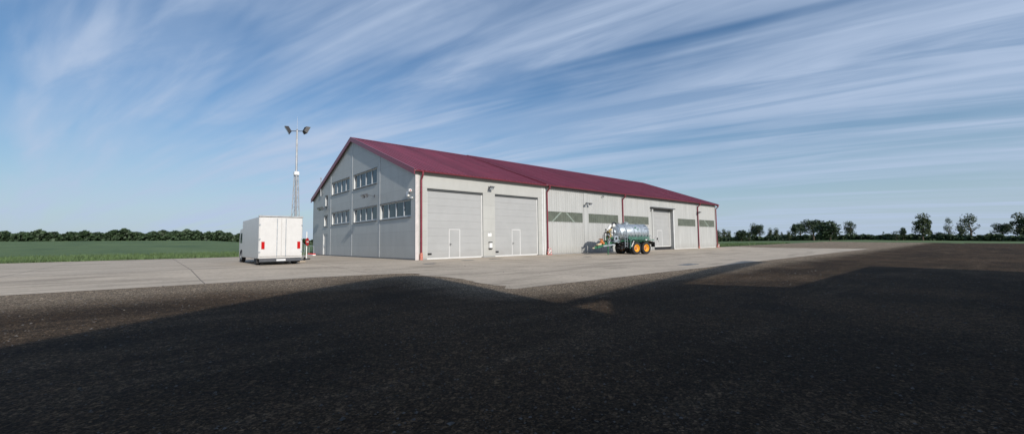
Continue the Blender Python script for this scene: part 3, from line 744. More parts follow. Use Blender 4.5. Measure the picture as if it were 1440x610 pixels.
# ------------------------------------------------------------------ small fittings
def floodlight(name, loc, rz, label, arm=.25, heads=1, group=None, s=1.0):
    """local -Y points away from the wall"""
    t = thing(name, label, 'floodlight', loc, rz, group)
    b = MB(); b.bbox(-.06*s, .06*s, -.03, 0, -.09*s, .09*s); b.tube((0,-.02,0), (0,-arm,.03), .022*s)
    offs = [0] if heads == 1 else [-.30*s, .30*s]
    if heads > 1: b.tube((-.32*s,-arm,.03), (.32*s,-arm,.03), .022*s)
    b.build('wall_bracket', M['dgrey'], t)
    for ox in offs:
        hd = MB(); y = -arm-.05
        # trapezoid lamp head tilted down
        w0, w1, hh = .13*s, .19*s, .14*s
        c = Vector((ox, y, .02)); tilt = R(38)
        dr = Vector((0, -math.cos(tilt), -math.sin(tilt))); un = Vector((0, -math.sin(tilt), math.cos(tilt))); ax = Vector((1,0,0))
        a0 = c; a1 = c + dr*.16*s; vsx = []
        for ce, ww, h2 in ((a0, w0, hh*.6), (a1, w1, hh)):
            for sx, sy in ((-1,-1),(1,-1),(1,1),(-1,1)): vsx.append(ce+ax*sx*ww+un*sy*h2)
        hd.add(vsx, [(3,2,1,0),(4,5,6,7),(0,1,5,4),(1,2,6,5),(2,3,7,6),(3,0,4,7)])
        p0 = a1+un*hh; hd.add([p0-ax*w1*1.05+un*.012, p0+ax*w1*1.05+un*.012, p0+ax*w1*1.05+dr*.07*s, p0-ax*w1*1.05+dr*.07*s], [(0,1,2,3)])
        ho = hd.build('lamp_head', M['dgrey'], t)
        q = a1+dr*.004; MB().add([q-ax*w1*.88-un*hh*.85, q+ax*w1*.88-un*hh*.85, q+ax*w1*.88+un*hh*.85, q-ax*w1*.88+un*hh*.85], [(0,1,2,3)]).build('lamp_lens', M['lens'], ho)
    return t
floodlight('floodlight', (6.98, 0, 5.98), 0, 'dark floodlight on the pale wall above the pier between the two large doors', s=1.1)
floodlight('floodlight', (20.27, SY-.05, 5.28), 0, 'dark floodlight above the smooth strip between two green windows', s=.95, heads=2, arm=.3)
floodlight('floodlight', (46.45, SY-.05, 5.35), 0, 'small dark floodlight beside the fourth red downpipe near the far end', s=1.1, arm=.3)
floodlight('floodlight', (0, 7.55, 5.52), -math.pi/2, 'twin headed floodlight on a long arm at the middle of the grey gable', arm=.75, heads=2, s=1.2)
floodlight('floodlight', (0, 21.0, 5.35), -math.pi/2, 'twin headed floodlight under the small upper window of the gable', arm=.5, heads=2, s=1.5)
t = thing('security_camera', 'small dark camera under the eave right above the second green window', 'camera', (23.15, SY-.04, 6.28))
MB().bbox(-.05,.05,-.04,0,-.05,.05).build('mount', M['white_s'], t); MB().tube((0,-.04,0),(.06,-.28,-.07),.05,.055).build('housing', M['dgrey'], t)
t = thing('alarm_box', 'white upright alarm box near the right edge of the grey gable', 'alarm box', (0, 1.1, 5.05))
MB().bbox(-.14,0,-.15,.15,-.2,.2,.03).build('casing', M['white_s'], t); MB().bbox(-.16,-.141,-.08,.08,-.17,-.10).build('strobe', M['lens'], t)
t = thing('security_camera', 'white camera with red mark beside the alarm box on the gable', 'camera', (0, .68, 5.28))
MB().bbox(-.22,0,-.11,.11,-.1,.12,.03).build('housing', M['white_s'], t); MB().bbox(-.17,-.08,-.145,-.112,-.04,.04).build('side_cap', M['red'], t)
t = thing('wall_sensor', 'small white sensor below the alarm box by the gable corner', 'sensor', (0, .48, 4.72))
MB().bbox(-.12,0,-.12,.12,-.05,.05,.02).build('casing', M['white_s'], t); MB().ball((-.10,0,-.05),.05).build('dome', M['lens'], t)

t = thing('notice_plate', 'white notice plate on the pier between the two large doors', 'sign', (7.03, 0, 1.92))
MB().bbox(-.20,.20,-.02,0,-.14,.13,.005).build('plate', M['white_s'], t); MB().bbox(-.09,-.03,-.03,0,.15,.2,.005).build('hook', M['black'], t)
t = thing('wall_cabinet', 'white cabinet with black top and bottom on the pier below the notice plate', 'cabinet', (7.06, 0, 1.0))
MB().bbox(-.16,.16,-.14,0,-.22,.22,.02).build('body', M['white_s'], t)
MB().bbox(-.18,.18,-.16,0,.221,.31,.02).build('top_cap', M['black'], t); MB().bbox(-.18,.18,-.16,0,-.31,-.221,.02).build('bottom_cap', M['black'], t)
MB().box(-.13,-.11,-.15,-.141,-.18,.18).build('door_edge', M['dgrey'], t)

def pipe_guard(x, y, rz, label, s=1.0):
    t = thing('pipe_guard', label, 'guard', (x, y, G(y)), rz, 'hoop guards at the feet of the downpipes')
    hp = MB(); w_ = .20*s; hgt = .62*s
    pts = [(-w_,-.22,0),(-w_,-.22,hgt*.8),(-w_*.6,-.22,hgt),(w_*.6,-.22,hgt),(w_,-.22,hgt*.8),(w_,-.22,0)]
    hp.path(pts, .032); hp.build('hoop', M['red'], t)
    wb = MB()
    for q in (.12,.34,.52): 
        for sx in (-1,1): wb.tube((sx*w_,-.22,q*s-.045),(sx*w_,-.22,q*s+.045),.036)
    wb.bar((-w_,-.22,.1),(w_,-.22,.5*s),.03,.06); wb.tube((-w_*.3,-.22,hgt),(w_*.3,-.22,hgt),.036); wb.build('white_band', M['white_s'], t)
    MB().bbox(-w_-.1,w_+.1,-.30,-.14,0,.05).build('foot_plate', M['red'], t)
pipe_guard(14.2, -.02, 0, 'red and white hoop guard at the downpipe foot right of the second door')
pipe_guard(53.0, -.0, 0, 'red and white hoop guard at the far end corner of the hall', .9)
# striped hoop barrier at the far left gable corner
t = thing('hoop_barrier', 'low grey hoop rail on a red and white base at the far gable corner', 'barrier', (-.75, 23.9, 0))
MB().path([(0,-.95,.1),(0,-.95,1.0),(0,-.85,1.1),(0,.85,1.1),(0,.95,1.0),(0,.95,.1)], .03).build('hoop', M['galv2'], t)
MB().bbox(-.16,.16,-1.15,1.1,.0,.12).build('base', M['white_s'], t)
sb = MB()
for k in range(4): sb.bbox(-.17,.17,-1.1+k*.58,-.82+k*.58,.125,.24)
sb.build('red_block', M['red'], t)

# drain grates in the apron
def grate(x, y, w_, d_, label):
    t = thing('drain_grate', label, 'drain grate', (x, y, G(y)+.014), 0, 'drain grates in the concrete apron')
    MB().box(-w_/2, w_/2, -d_/2, d_/2, 0, .004).build('frame', M['iron'], t)
    b = MB(); n_ = int(w_/.08)
    for k in range(n_): u = -w_/2+.04+k*(w_-.08)/max(1, n_-1); b.box(u-.012, u+.012, -d_/2+.03, d_/2-.03, .0045, .014)
    b.build('slats', M['galv2'], t)
grate(3.1, -2.3, .9, .5, 'drain grate in front of the first large door')
grate(-.95, -3.7, .8, .5, 'drain grate before the near corner of the hall')
grate(5.9, -2.15, 1.1, .45, 'drain grate before the pier between the large doors')
grate(10.6, -15.6, 1.6, .7, 'lone drain grate out in the yard near the gravel edge')
grate(14.45, -4.5, .7, .6, 'drain grate left of the slurry tanker drawbar')

# ------------------------------------------------------------------ slurry tanker (local +X forward, +Y left)
th = R(11)
AX = Vector((22.82, -3.88))
zc_ = G(-4.0)
tk = thing('slurry_tanker', 'galvanised slurry tanker trailer on four tyres with orange rims by the side wall', 'tanker', (AX.x, AX.y, zc_-.005), math.pi-th)
TR, TZ = .85, 2.22; xr, xf = -1.45, 2.50
prof = [(0.01, xr-.30), (.35, xr-.27), (.62, xr-.19), (.78, xr-.08), (TR, xr)] + [(TR, xf)] + [(.78, xf+.10), (.62, xf+.20), (.35, xf+.28), (.01, xf+.31)]
tank = MB().lathe(prof, 'X', (0,0,TZ), 48).build('tank', M['galv'], tk, smooth=True)
rg = MB()
for x in (xr, -.5, .6, 1.7, xf): rg.lathe([(TR-.01, x-.045), (TR+.035, x-.045), (TR+.035, x+.045), (TR-.01, x+.045)], 'X', (0,0,TZ), 48)
rg.build('ring', M['galv'], tank, smooth=True)
mh = MB(); mh.tube((.9,0,TZ+TR-.05),(.9,0,TZ+TR+.12),.26,n=20); mh.tube((.9,0,TZ+TR+.12),(.9,0,TZ+TR+.16),.31,n=20); mh.path([(.7,0,TZ+TR+.16),(.7,0,TZ+TR+.24),(1.1,0,TZ+TR+.24),(1.1,0,TZ+TR+.16)],.02)
mh.build('manhole', M['galv'], tank)
# maker lettering, unreadable at this size: dark and coloured strokes on the tank's visible side (+Y local is far side, -Y... see below)
# after the half turn the side facing the yard is local +Y
SGN = 1
def onside(x, ang, w_, h_, mb_, r=TR+.006):
    a0, a1 = ang-h_/2/TR, ang+h_/2/TR
    vsx = []
    for a in (a0, a1):
        for u in (x-w_/2, x+w_/2): vsx.append((u, SGN*r*math.cos(a), TZ+r*math.sin(a)))
    mb_.add([vsx[0], vsx[1], vsx[3], vsx[2]], [(0,1,2,3)])
lt = MB()
for k, (x, w_) in enumerate(((1.95,.10),(1.80,.10),(1.66,.06),(1.52,.12),(1.36,.10),(1.20,.11))): 
    onside(x, R(28), w_*.3, .24, lt); onside(x-.04, R(34), w_, .05, lt); 
    if k % 2: onside(x-.04, R(22), w_, .05, lt)
lt.build('lettering', M['dgrey'], tank)
lt = MB(); onside(.35, R(30), .30, .10, lt); onside(.05, R(20), .26, .10, lt); onside(.2, R(38), .2, .07, lt); lt.build('green_decal', M['green'], tank)
lt = MB()
for x in (-1.05,-1.25,-1.45,-1.65): onside(x, R(48), .13, .09, lt); onside(x+.02, R(24), .12, .07, lt)
lt.build('rear_lettering', M['black'], tank)
# rear and front fittings on the dished ends
MB().tube((xr-.25,0,TZ-.45),(xr-.55,0,TZ-.45),.13,n=16).build('rear_valve', M['galv'], tank)

ch = MB()
for sy in (-.42, .42): ch.bbox(-1.85, 3.0, sy-.06, sy+.06, 1.18, 1.42, .01)
for x in (-1.7, -1.1, .1, 1.3, 2.6): ch.bbox(x-.06, x+.06, -.42, .42, 1.2, 1.4)
for x in (-1.5, -.4, 1.0, 2.5):
    for sy in (-.5, .5): ch.bar((x, sy*.9, 1.4), (x, sy*1.45, 1.82), .10, .10)
ch.build('chassis', M['green'], tk)
sk = MB()         # long green saddle channel under the tank flank
for sy in (-1, 1): sk.bbox(-1.6, 1.55, sy*.86-.05, sy*.86+.05, 1.60, 1.74, .015); sk.bbox(-1.55, 1.5, sy*.95-.03, sy*.95+.03, 1.46, 1.53, .01)
for k in range(7):
    for sy in (-1, 1): sk.bar((-1.4+k*.45, sy*.90, 1.46), (-1.4+k*.45, sy*.84, 2.0-.05*(k%2)), .05, .04)
sk.build('side_rail', M['teal'], tk)
db = MB()
db.bar((2.9,-.42,1.28),(4.9,-.10,.78),.12,.20); db.bar((2.9,.42,1.28),(4.9,.10,.78),.12,.20)
db.bbox(2.7,3.0,-.5,.5,1.15,1.42); db.bar((4.8,0,.80),(5.25,0,.72),.16,.16); db.bar((3.9,-.3,1.02),(3.9,.3,1.02),.1,.1)
db.bbox(3.5,4.1,-.28,.28,1.12,1.30,.02)
dbo = db.build('drawbar', M['green'], tk)
MB().lathe([(.06,-.05),(.12,-.05),(.12,.05),(.06,.05),(.06,-.05)],'Z',(5.34,0,.71),20).build('hitch_eye', M['cream'], dbo)
MB().bar((4.05,-.40,.92),(5.0,-.20,.84),.05,.13).build('drawbar_plate', M['cream'], dbo)
MB().bar((3.0,.50,1.02),(4.3,.28,.88),.05,.12).build('drawbar_plate', M['galv'], dbo)
jk = MB(); jk.tube((3.75,.33,.55),(3.75,.33,1.25),.07); jk.tube((3.75,.33,.03),(3.75,.33,.60),.05); jk.tube((3.75,.33,0),(3.75,.33,.035),.15,n=16)
jk.tube((3.75,.33,1.25),(3.75,.33,1.33),.05); jk.tube((3.75,.33,1.3),(3.75,.55,1.3),.015)
jk.build('parking_jack', M['green'], tk)
MB().tube((4.9,.1,1.0),(4.05,.1,1.25),.10,.07).build('drive_shaft', M['orange'], tk)
hb = MB(); hb.tube((4.35,0,.85),(4.35,0,1.65),.04); hb.bar((4.35,-.3,1.55),(4.35,.3,1.55),.05,.10); hb.ball((4.35,.1,1.35),.17,12,8); hb.ball((4.2,.2,1.15),.12,12,8)
hb.build('hose_bracket', M['orange'], tk)
MB().bbox(4.45,4.95,-.05,.22,.98,1.13,.02).build('coupling_box', M['cream'], tk)
# pump, gearbox, pipes
pm = MB(); pm.tube((3.0,.15,1.62),(3.0,.68,1.62),.27,n=20); pm.tube((3.0,.62,1.62),(3.0,.74,1.62),.31,n=20); pm.bbox(2.75,3.3,.1,.6,1.25,1.40); pm.tube((2.55,.72,1.44),(3.3,.72,1.44),.055)
pm.tube((2.55,.72,1.28),(3.35,.72,1.28),.05); pm.build('pump', M['galv'], tk, smooth=True)
MB().tube((3.0,.745,1.62),(3.0,.80,1.62),.12,n=16).build('pump_cover', M['black'], tk)
yp = MB(); yp.tube((3.22,.1,1.55),(3.22,.1,2.55),.14,n=16); yp.tube((3.22,-.25,1.6),(3.22,-.25,2.3),.10,n=14); yp.tube((3.22,-.25,2.3),(3.22,.1,2.5),.09); yp.lathe([(.14,2.5),(.20,2.5),(.20,2.58),(.01,2.60)],'Z',(3.22,.1,0),16)
yp.build('ochre_pipework', M['ochre'], tk, smooth=True)
sp_ = MB(); sp_.lathe([(.05,0),(.42,.04),(.45,.10),(.42,.16),(.05,.2)],'X',(xf+.2,0,TZ),28); sp_.build('front_flange', M['galv'], tk, smooth=True)
sa = MB(); sa.tube((xf+.15,.1,TZ+.72),(xf+.75,.15,TZ+.62),.20,.16,n=18); sa.tube((xf+.75,.15,TZ+.62),(xf+1.05,.2,TZ+.30),.15,.13,n=18); sa.ball((xf+.75,.15,TZ+.62),.16,14,10)
sa.tube((xf+.55,.2,TZ+.5),(xf+.55,.2,TZ-.35),.09,n=14); sa.tube((xf+1.05,.2,TZ+.30),(xf+1.3,.22,TZ+.26),.08); sa.build('suction_arm', M['white_trim'], tk, smooth=True)
MB().ball((xf+1.36,.22,TZ+.27),.09,12,8).build('arm_coupling', M['black'], tk)
hs = MB(); hs.path([(xf+.0,.25,TZ+.88),(xf+.25,.28,TZ+1.0),(xf+.5,.28,TZ+.92),(xf+.58,.28,TZ+.7),(xf+.60,.28,TZ+.40)],.065)
hs.path([(xf+1.1,.1,TZ-.15),(xf+1.2,.12,TZ-.6),(xf+1.15,.14,TZ-1.0),(xf+1.0,.12,TZ-1.25)],.045); hs.path([(xf+.9,-.1,TZ-.05),(xf+.98,-.1,TZ-.5),(xf+.9,-.1,TZ-1.0)],.05); hs.path([(xf+1.35,-.2,TZ-.2),(xf+1.4,-.2,TZ-.7),(xf+1.2,-.15,TZ-1.2)],.035)
hs.path([(xf+.45,.45,TZ-.3),(xf+.2,.6,TZ-.7),(xf-.1,.75,TZ-1.0)],.04)
hs.build('hoses', M['black'], tk, smooth=True)
fr = MB(); fr.bar((xf+1.05,-.35,TZ-1.2),(xf+1.05,-.35,TZ-.05),.06,.06); fr.bar((xf+1.05,.38,TZ-1.2),(xf+1.05,.38,TZ-.05),.06,.06); fr.bar((xf+1.05,-.4,TZ-.05),(xf+1.05,.42,TZ-.05),.06,.06)
fr.bar((xf+.2,.3,TZ-1.1),(xf+.8,.35,TZ-.6),.05,.05); fr.bbox(xf+.35,xf+.9,-.35,.30,TZ-1.32,TZ-.98)
fr.build('front_frame', M['dgrey'], tk)
bt = MB(); bt.bbox(xf-1.0,xf-.35,.45,.95,TZ-1.35,TZ-.98,.04); bt.tube((xf-.9,.8,TZ-1.0),(xf-.9,.95,TZ-.7),.06); bt.build('tool_box', M['black'], tk)
# ladder / standpipe on the near side
ld = MB()
for x in (1.78, 2.10): ld.bar((x,1.04,.72),(x,.98,2.45),.045,.045)
for k in range(6): ld.tube((1.78,1.02,.85+k*.3),(2.10,1.02,.85+k*.3),.018)
ld.bar((1.78,1.0,2.5),(1.78,.78,2.5),.04,.04); ld.bar((2.1,1.0,2.5),(2.1,.78,2.5),.04,.04)
ld.bar((1.9,1.04,.8),(1.9,.5,1.2),.04,.04)
ld.build('ladder', M['galv'], tk)
# mudguards: black arched sheets with a green frame
for sy in (1, -1):
    mg = MB(); yA, yB = sorted((sy*.82, sy*1.36))
    arc = []
    for i in range(13):
        t_ = i/12; x = -1.62 + 3.2*t_; z = 1.36 - .42*max(0, abs(t_-.5)*2-.72)**1.5*5.5; arc.append((x, z))
    n_ = len(arc); mg.prism(arc + [(x, z-.035) for x, z in reversed(arc)], yA, yB, 'XZ'); 
    mgo = mg.build('mudguard', M['black'], tk)
    g2 = MB(); ye = sy*1.30
    g2.bar((1.72,ye,.62),(1.62,ye,1.42),.09,.12); g2.bar((1.66,ye,1.42),(1.25,ye,1.56),.07,.09); g2.bar((1.3,ye,1.55),(-1.75,ye,1.42),.06,.08)
    g2.bar((-1.0,ye,1.42),(-1.0,sy*.45,1.40),.07,.07); g2.bar((1.0,ye,1.5),(1.0,sy*.45,1.35),.07,.07)
    g2.build('mudguard_frame', M['teal'], mgo)
    MB().bar((1.55,ye+sy*.04,.78),(1.20,ye+sy*.04,1.36),.03,.10).build('marker_strip', M['white_trim'], mgo)
    MB().bbox(-1.83,-1.78,yA+.03,yB-.02,.72,1.22).build('mud_flap', M['black'], mgo)
MB().bbox(-.62,-.40,1.34,1.40,1.40,1.50).build('side_marker', M['white_s'], tk)
# axles, wheels
WR, WW = .625, .50
ax_ = MB()
for x in (-.69, .69): ax_.tube((x,-1.0,WR),(x,1.0,WR),.075); ax_.bar((x,.42,WR),(x,.42,1.2),.10,.2); ax_.bar((x,-.42,WR),(x,-.42,1.2),.10,.2)
ax_.bar((-1.1,.42,.95),(1.1,.42,.95),.1,.10); ax_.bar((-1.1,-.42,.95),(1.1,-.42,.95),.1,.10)
ax_.build('axles', M['dgrey'], tk)
def wheel(parent, x, y, side, R_=WR, W_=WW, rimm='rim', rr_=.345):
    hub = bpy.data.objects.new('wheel', None); COL.objects.link(hub); hub.parent = parent; hub.location = (x, y, R_)
    a = W_/2; prof = [(rr_+.02,-a*.78),(rr_+.05,-a*.92),(R_-.12,-a),(R_-.04,-a*.93),(R_,-a*.78),(R_,a*.78),(R_-.04,a*.93),(R_-.12,a),(rr_+.05,a*.92),(rr_+.02,a*.78)]
    ty = MB().lathe(prof, 'Y', (0,0,0), 40)
    for i in range(22):
        t0 = 2*math.pi*i/22
        for s_ in (-1, 1):
            t1 = t0 + s_*.10
            p = Vector((R_*.995*math.cos(t0), 0, R_*.995*math.sin(t0))); q = Vector((R_*.985*math.cos(t1), s_*a*.85, R_*.985*math.sin(t1)))
            ty.bar(p, q, .045, .035)
    ty.build('tyre', M['tyre'], hub, smooth=True)
    s = side
    rp_ = [(rr_+.03, s*a*.80),(rr_+.03, s*a*.88),(rr_-.02, s*a*.88),(rr_-.05, s*a*.60),(rr_-.10, s*a*.38),(.20, s*a*.30)]
    rm = MB().lathe(rp_, 'Y', (0,0,0), 32); rm.lathe([(rr_+.03,-a*.8),(rr_+.03,a*.8)],'Y',(0,0,0),24)
    rm.build('rim', M[rimm], hub, smooth=True)
    if rimm == 'rim': MB().lathe([(.205, s*a*.30),(.17, s*a*.40),(.12,s*a*.46),(.09, s*a*.62),(.01, s*a*.66)], 'Y', (0,0,0), 28).build('hub', M['orange'], hub, smooth=True)
    hb_ = MB()
    for i in range(8):
        t0 = 2*math.pi*i/8; hb_.tube((.135*math.cos(t0), s*a*.42, .135*math.sin(t0)), (.135*math.cos(t0), s*a*.54, .135*math.sin(t0)), .018, n=6)
    hb_.build('wheel_nuts', M['dgrey'], hub)
    return hub
for x in (-.69, .69):
    for sy in (1, -1): wheel(tk, x, sy*(1.20-WW/2+.06), sy)
rl = MB(); rl.bar((-1.9,-1.1,1.2),(-1.9,1.1,1.2),.08,.16); rl.bar((-1.9,.9,1.25),(-2.15,1.15,1.75),.03,.03); rl.bar((-2.15,1.15,1.75),(-2.35,1.2,1.6),.03,.03); rl.bar((-1.9,.95,1.3),(-2.25,1.2,1.35),.03,.03); rl.bar((-1.9,.6,1.25),(-2.2,.7,1.95),.04,.04); rl.tube((-1.85,.3,1.9),(-2.3,.3,1.9),.10)
rl.build('rear_bumper', M['galv2'], tk)
# pipework, valves and fittings crowding the front end
q = random.Random(4)
def cluster(name, m, n, box_, smin, smax, tubes=.6):
    mb_ = MB()
    for i in range(n):
        p = Vector((q.uniform(*box_[0]), q.uniform(*box_[1]), q.uniform(*box_[2]))); s_ = q.uniform(smin, smax)
        if q.random() < tubes:
            d = Vector(q.choice([(1,0,0),(0,1,0),(0,0,1),(.7,0,.7)])); mb_.tube(p-d*s_*1.4, p+d*s_*1.4, s_*.35, n=10); mb_.tube(p+d*s_*1.2, p+d*s_*1.45, s_*.55, n=10)
        else: mb_.bbox(p.x-s_*.6, p.x+s_*.6, p.y-s_*.4, p.y+s_*.4, p.z-s_*.5, p.z+s_*.5, .01)
    return mb_.build(name, m, tk)
cluster('valve_block', M['green'], 16, ((3.1,4.1),(-.2,.55),(1.25,1.75)), .08, .17)
cluster('control_valves', M['dgrey'], 16, ((2.3,3.9),(.1,.75),(1.3,2.3)), .06, .14)
cluster('pipe_fittings', M['galv'], 18, ((2.2,3.9),(.3,.85),(1.15,2.3)), .06, .15)
cluster('under_frame_fittings', M['black'], 22, ((1.4,2.9),(.2,1.0),(.55,1.35)), .10, .22, .5)
cluster('top_fittings', M['dgrey'], 8, ((1.2,2.4),(-.1,.25),(3.06,3.16)), .04, .09)
cluster('front_frame_fittings', M['white_trim'], 7, ((3.0,3.9),(.0,.6),(1.6,2.6)), .05, .10)
MB().bbox(-2.42,-2.34,1.12,1.24,1.42,1.66).build('tail_lamp', M['black'], tk); MB().bbox(-1.97,-1.942,.75,1.05,1.14,1.26).build('tail_lamp', M['redlens'], tk)
MB().bbox(-1.97,-1.942,-1.05,-.75,1.14,1.26).build('tail_lamp', M['redlens'], tk)

# ------------------------------------------------------------------ lorry at the left edge
lr = thing('box_lorry', 'white box lorry seen from behind on the concrete left of the hall', 'lorry', (-8.55, 1.72, 0))
MB().bbox(-1.25,1.25,.05,6.2,.42,3.05,.03).build('cargo_box', M['white'], lr)
for sx in (-1, 1):
    dr = MB().bbox(min(sx*.012, sx*1.2), max(sx*.012, sx*1.2), .0,.048,.55,2.98,.012).build('rear_door', M['white'], lr)
    MB().tube((sx*.25,-.03,.55),(sx*.25,-.03,2.95),.018).build('locking_bar', M['galv'], dr)
    hg = MB(); [hg.bbox(sx*1.2-.05,sx*1.2+.05,-.02,.02,z,z+.07) for z in (.8,1.6,2.5)]; hg.build('hinge', M['galv'], dr)
    MB().bbox(sx*1.02-.09,sx*1.02+.09,-.03,-.001,1.02,1.48,.01).build('tail_lamp', M['redlens'], lr)
MB().bbox(-1.27,1.27,-.02,.12,3.05,3.13).build('roof_rail', M['galv2'], lr)
MB().bbox(-1.2,1.2,-.02,.10,.22,.41).build('bumper', M['dgrey'], lr)
MB().bbox(-.26,.26,-.035,-.021,.26,.37,.004).build('number_plate', M['white_s'], lr)
MB().bbox(-.5,.5,.2,7.6,.42-.14,.41).build('chassis', M['dgrey'], lr)
cb = MB(); cb.prism([(6.35,.4),(8.3,.4),(8.35,1.35),(8.0,2.45),(6.4,2.55)], -1.15, 1.15, 'YZ'); cbo = cb.build('cab', M['white'], lr)
for sx in (-1, 1): MB().prism([(7.0,1.45),(7.9,1.45),(7.7,2.2),(7.0,2.2)], sx*1.152-.004, sx*1.152+.004, 'YZ').build('side_window', M['glass'], cbo)
MB().add([(-1.0,8.36,1.42),(1.0,8.36,1.42),(1.0,8.05,2.35),(-1.0,8.05,2.35)],[(0,1,2,3)]).build('windscreen', M['glass'], cbo)
def lwheel(x, y):
    hub = bpy.data.objects.new('wheel', None); COL.objects.link(hub); hub.parent = lr; hub.location = (x, y, .48)
    MB().lathe([(.29,-.12),(.44,-.14),(.48,-.10),(.48,.10),(.44,.14),(.29,.12)],'X',(0,0,0),32).build('tyre', M['tyre'], hub, smooth=True)
    MB().lathe([(.30,-.10),(.29,.10),(.24,.08),(.12,.02),(.01,.04)],'X',(0,0,0),24).build('rim', M['galv'], hub, smooth=True)
for y in (1.3, 7.2):
    for x in (-1.06, 1.06): lwheel(x, y)
for sx in (-1,1): MB().bbox(sx*1.06-.2, sx*1.06+.2, .60,.63,.12,.5).build('mud_flap', M['black'], lr)

# ------------------------------------------------------------------ lattice mast with floodlights
ms = thing('lattice_mast', 'tall slim grey mast with lattice foot and two dark floodlights behind the white lorry', 'mast', (-6.98, 5.0, 0))
def corner(z, k):
    r = .50 - .38*min(1, z/7.0)**.8; a = R(20)+k*2*math.pi/3; return Vector((r*math.cos(a), r*math.sin(a), z))
lg = MB(); br = MB(); levels = [0,.9,1.75,2.55,3.3,4.0,4.65,5.3,5.9,6.4]
for k in range(3):
    for a, b in zip(levels[:-1], levels[1:]):
        lg.tube(corner(a,k), corner(b,k), .030, n=8); br.tube(corner(a,k), corner(b,(k+1)%3), .014, n=6); br.tube(corner(b,k), corner(b,(k+1)%3), .013, n=6)
lg.tube((0,0,.1),(0,0,9.7),.085,.06,n=14); lg.build('mast_legs', M['galv2'], ms); br.build('lattice', M['galv2'], ms)
MB().tube((0,0,9.4),(0,0,10.7),.012,.006,n=6).build('lightning_rod', M['galv2'], ms)
ar = MB(); ar.bar((-.42,.30,9.62),(.42,-.30,9.62),.05,.05); ar.tube((0,0,9.2),(0,0,9.75),.05); ar.build('cross_arm', M['dgrey'], ms)
MB().bbox(-.16,.16,-.16,.16,6.35,6.60).build('junction_box', M['white_s'], ms)
pl = MB(); pl.bbox(-.5,.42,-.3,.3,3.22,3.30); pl.build('platform', M['dgrey'], ms)
MB().bbox(-.6,.6,-.6,.6,0,.12,.03).build('footing', CONC, ms)
for sx in (-1, 1):
    h = MB(); c = Vector((sx*.50, -sx*.36, 9.72)); d = Vector((.86*(1 if sx > 0 else -.8), .15, -.42)).normalized(); a = d.cross(Vector((0,0,1))).normalized(); b = a.cross(d)
    vsx = []
    for t_, ww in ((-.12, .19), (.12, .29)):
        for p_, q_ in ((-1,-1),(1,-1),(1,1),(-1,1)): vsx.append(c+d*t_+a*p_*ww*.9+b*q_*ww)
    h.add(vsx, [(3,2,1,0),(4,5,6,7),(0,1,5,4),(1,2,6,5),(2,3,7,6),(3,0,4,7)])
    ho = h.build('floodlight', M['black'], ms); q = c+d*.124
    MB().add([q-a*.22-b*.25, q+a*.22-b*.25, q+a*.22+b*.25, q-a*.22+b*.25], [(0,1,2,3)]).build('lamp_lens', M['glass'], ho)

# red sign on a white post
sg = thing('road_sign', 'round red sign with white bar on a white post right of the lorry', 'sign', (-5.0, 9.6, 0), R(53))
MB().tube((0,0,0),(0,0,2.35),.045).build('post', M['white_s'], sg)
MB().tube((0,-.05,1.50),(0,-.075,1.50),.33,n=32).build('disc', M['red'], sg)
MB().bbox(-.20,.20,-.085,-.076,1.44,1.56,.004).build('white_bar', M['white_s'], sg)
MB().bbox(-.28,.28,-.22,.22,0,.13,.03).build('foot', M['dgrey'], sg)
# hand truck next to it
ht = thing('hand_truck', 'small two wheeled hand truck leaning beside the red sign post', 'hand truck', (-5.75, 8.3, 0), R(-40))
f = MB(); 
for sx in (-.2,.2): f.path([(sx,0,.12),(sx,.25,1.25)],.018)
for z in (.35,.65,.95): f.tube((-.2,.25*(z-.12)/1.13,z),(.2,.25*(z-.12)/1.13,z),.014)
f.path([(-.2,.25,1.25),(0,.28,1.38),(.2,.25,1.25)],.018); f.build('frame', M['galv'], ht)
MB().bbox(-.24,.24,-.28,.0,.03,.045).build('toe_plate', M['dgrey'], ht)
for sx in (-.27,.27): MB().lathe([(.05,-.03),(.13,-.035),(.13,.035),(.05,.03)],'X',(sx,.06,.14),20).build('wheel', M['tyre'], ht, smooth=True)

# ------------------------------------------------------------------ unseen stand-ins added behind the camera, shaped to throw the yard shadow
tw = thing('shadow_tower', 'unseen tall grey stand-in tower behind the viewer, shaped to cast the yard shadow', 'building', (-8.45, -33, 0), -R(8))
z_ = G(-40)
tb = MB(); tb.prism([(-14,z_),(-1.5,z_),(-1.5,5.75),(0,6.0),(0,10.8),(-.5,11.25),(-1.3,11.25),(-3.2,10.5),(-5.5,9.35),(-14,4.6)], -5.5, 0, 'XZ'); tb.build('wall', M['plaster'], tw)
MB().prism([(0.04,10.85),(-.48,11.27),(-1.31,11.27),(-3.2,10.52),(-5.5,9.41),(-14.2,4.6),(-14.2,4.7),(-5.5,9.5),(-3.2,10.62),(-1.3,11.36),(-.42,11.36),(.08,10.9)], -5.7, .1, 'XZ').build('roof', M['roof'], tw)
lb = thing('shadow_shed', 'unseen low grey stand-in shed with raised hipped middle roof, shaped to cast the yard shadow', 'building', (0,0,0))
MB().box(-10.3, 15.5, -36.2, -32.0, z_, 4.0).build('wall', M['plaster'], lb)
hip = MB(); hip.add([(-9.7,-36.2,4.0),(.45,-36.2,4.0),(.45,-32,4.0),(-9.7,-32,4.0),(-6.3,-34.1,6.77),(-2.0,-34.1,6.77)], [(0,1,5,4),(1,2,5),(2,3,4,5),(3,0,4)])
hip.build('roof', M['roof'], lb)
cg = thing('shadow_beam', 'added unseen sloping conveyor gallery on trestles behind the viewer', 'blocker', (0,0,0))
MB().prism([(-8.6,5.84),(-1.8,6.16),(15.0,7.45),(15.0,8.2),(-8.6,6.07)], -33.1, -32.9, 'XZ').build('beam', M['sheet_wall'], cg)  # thin unseen panel, added to shape the shadow strip on the yard
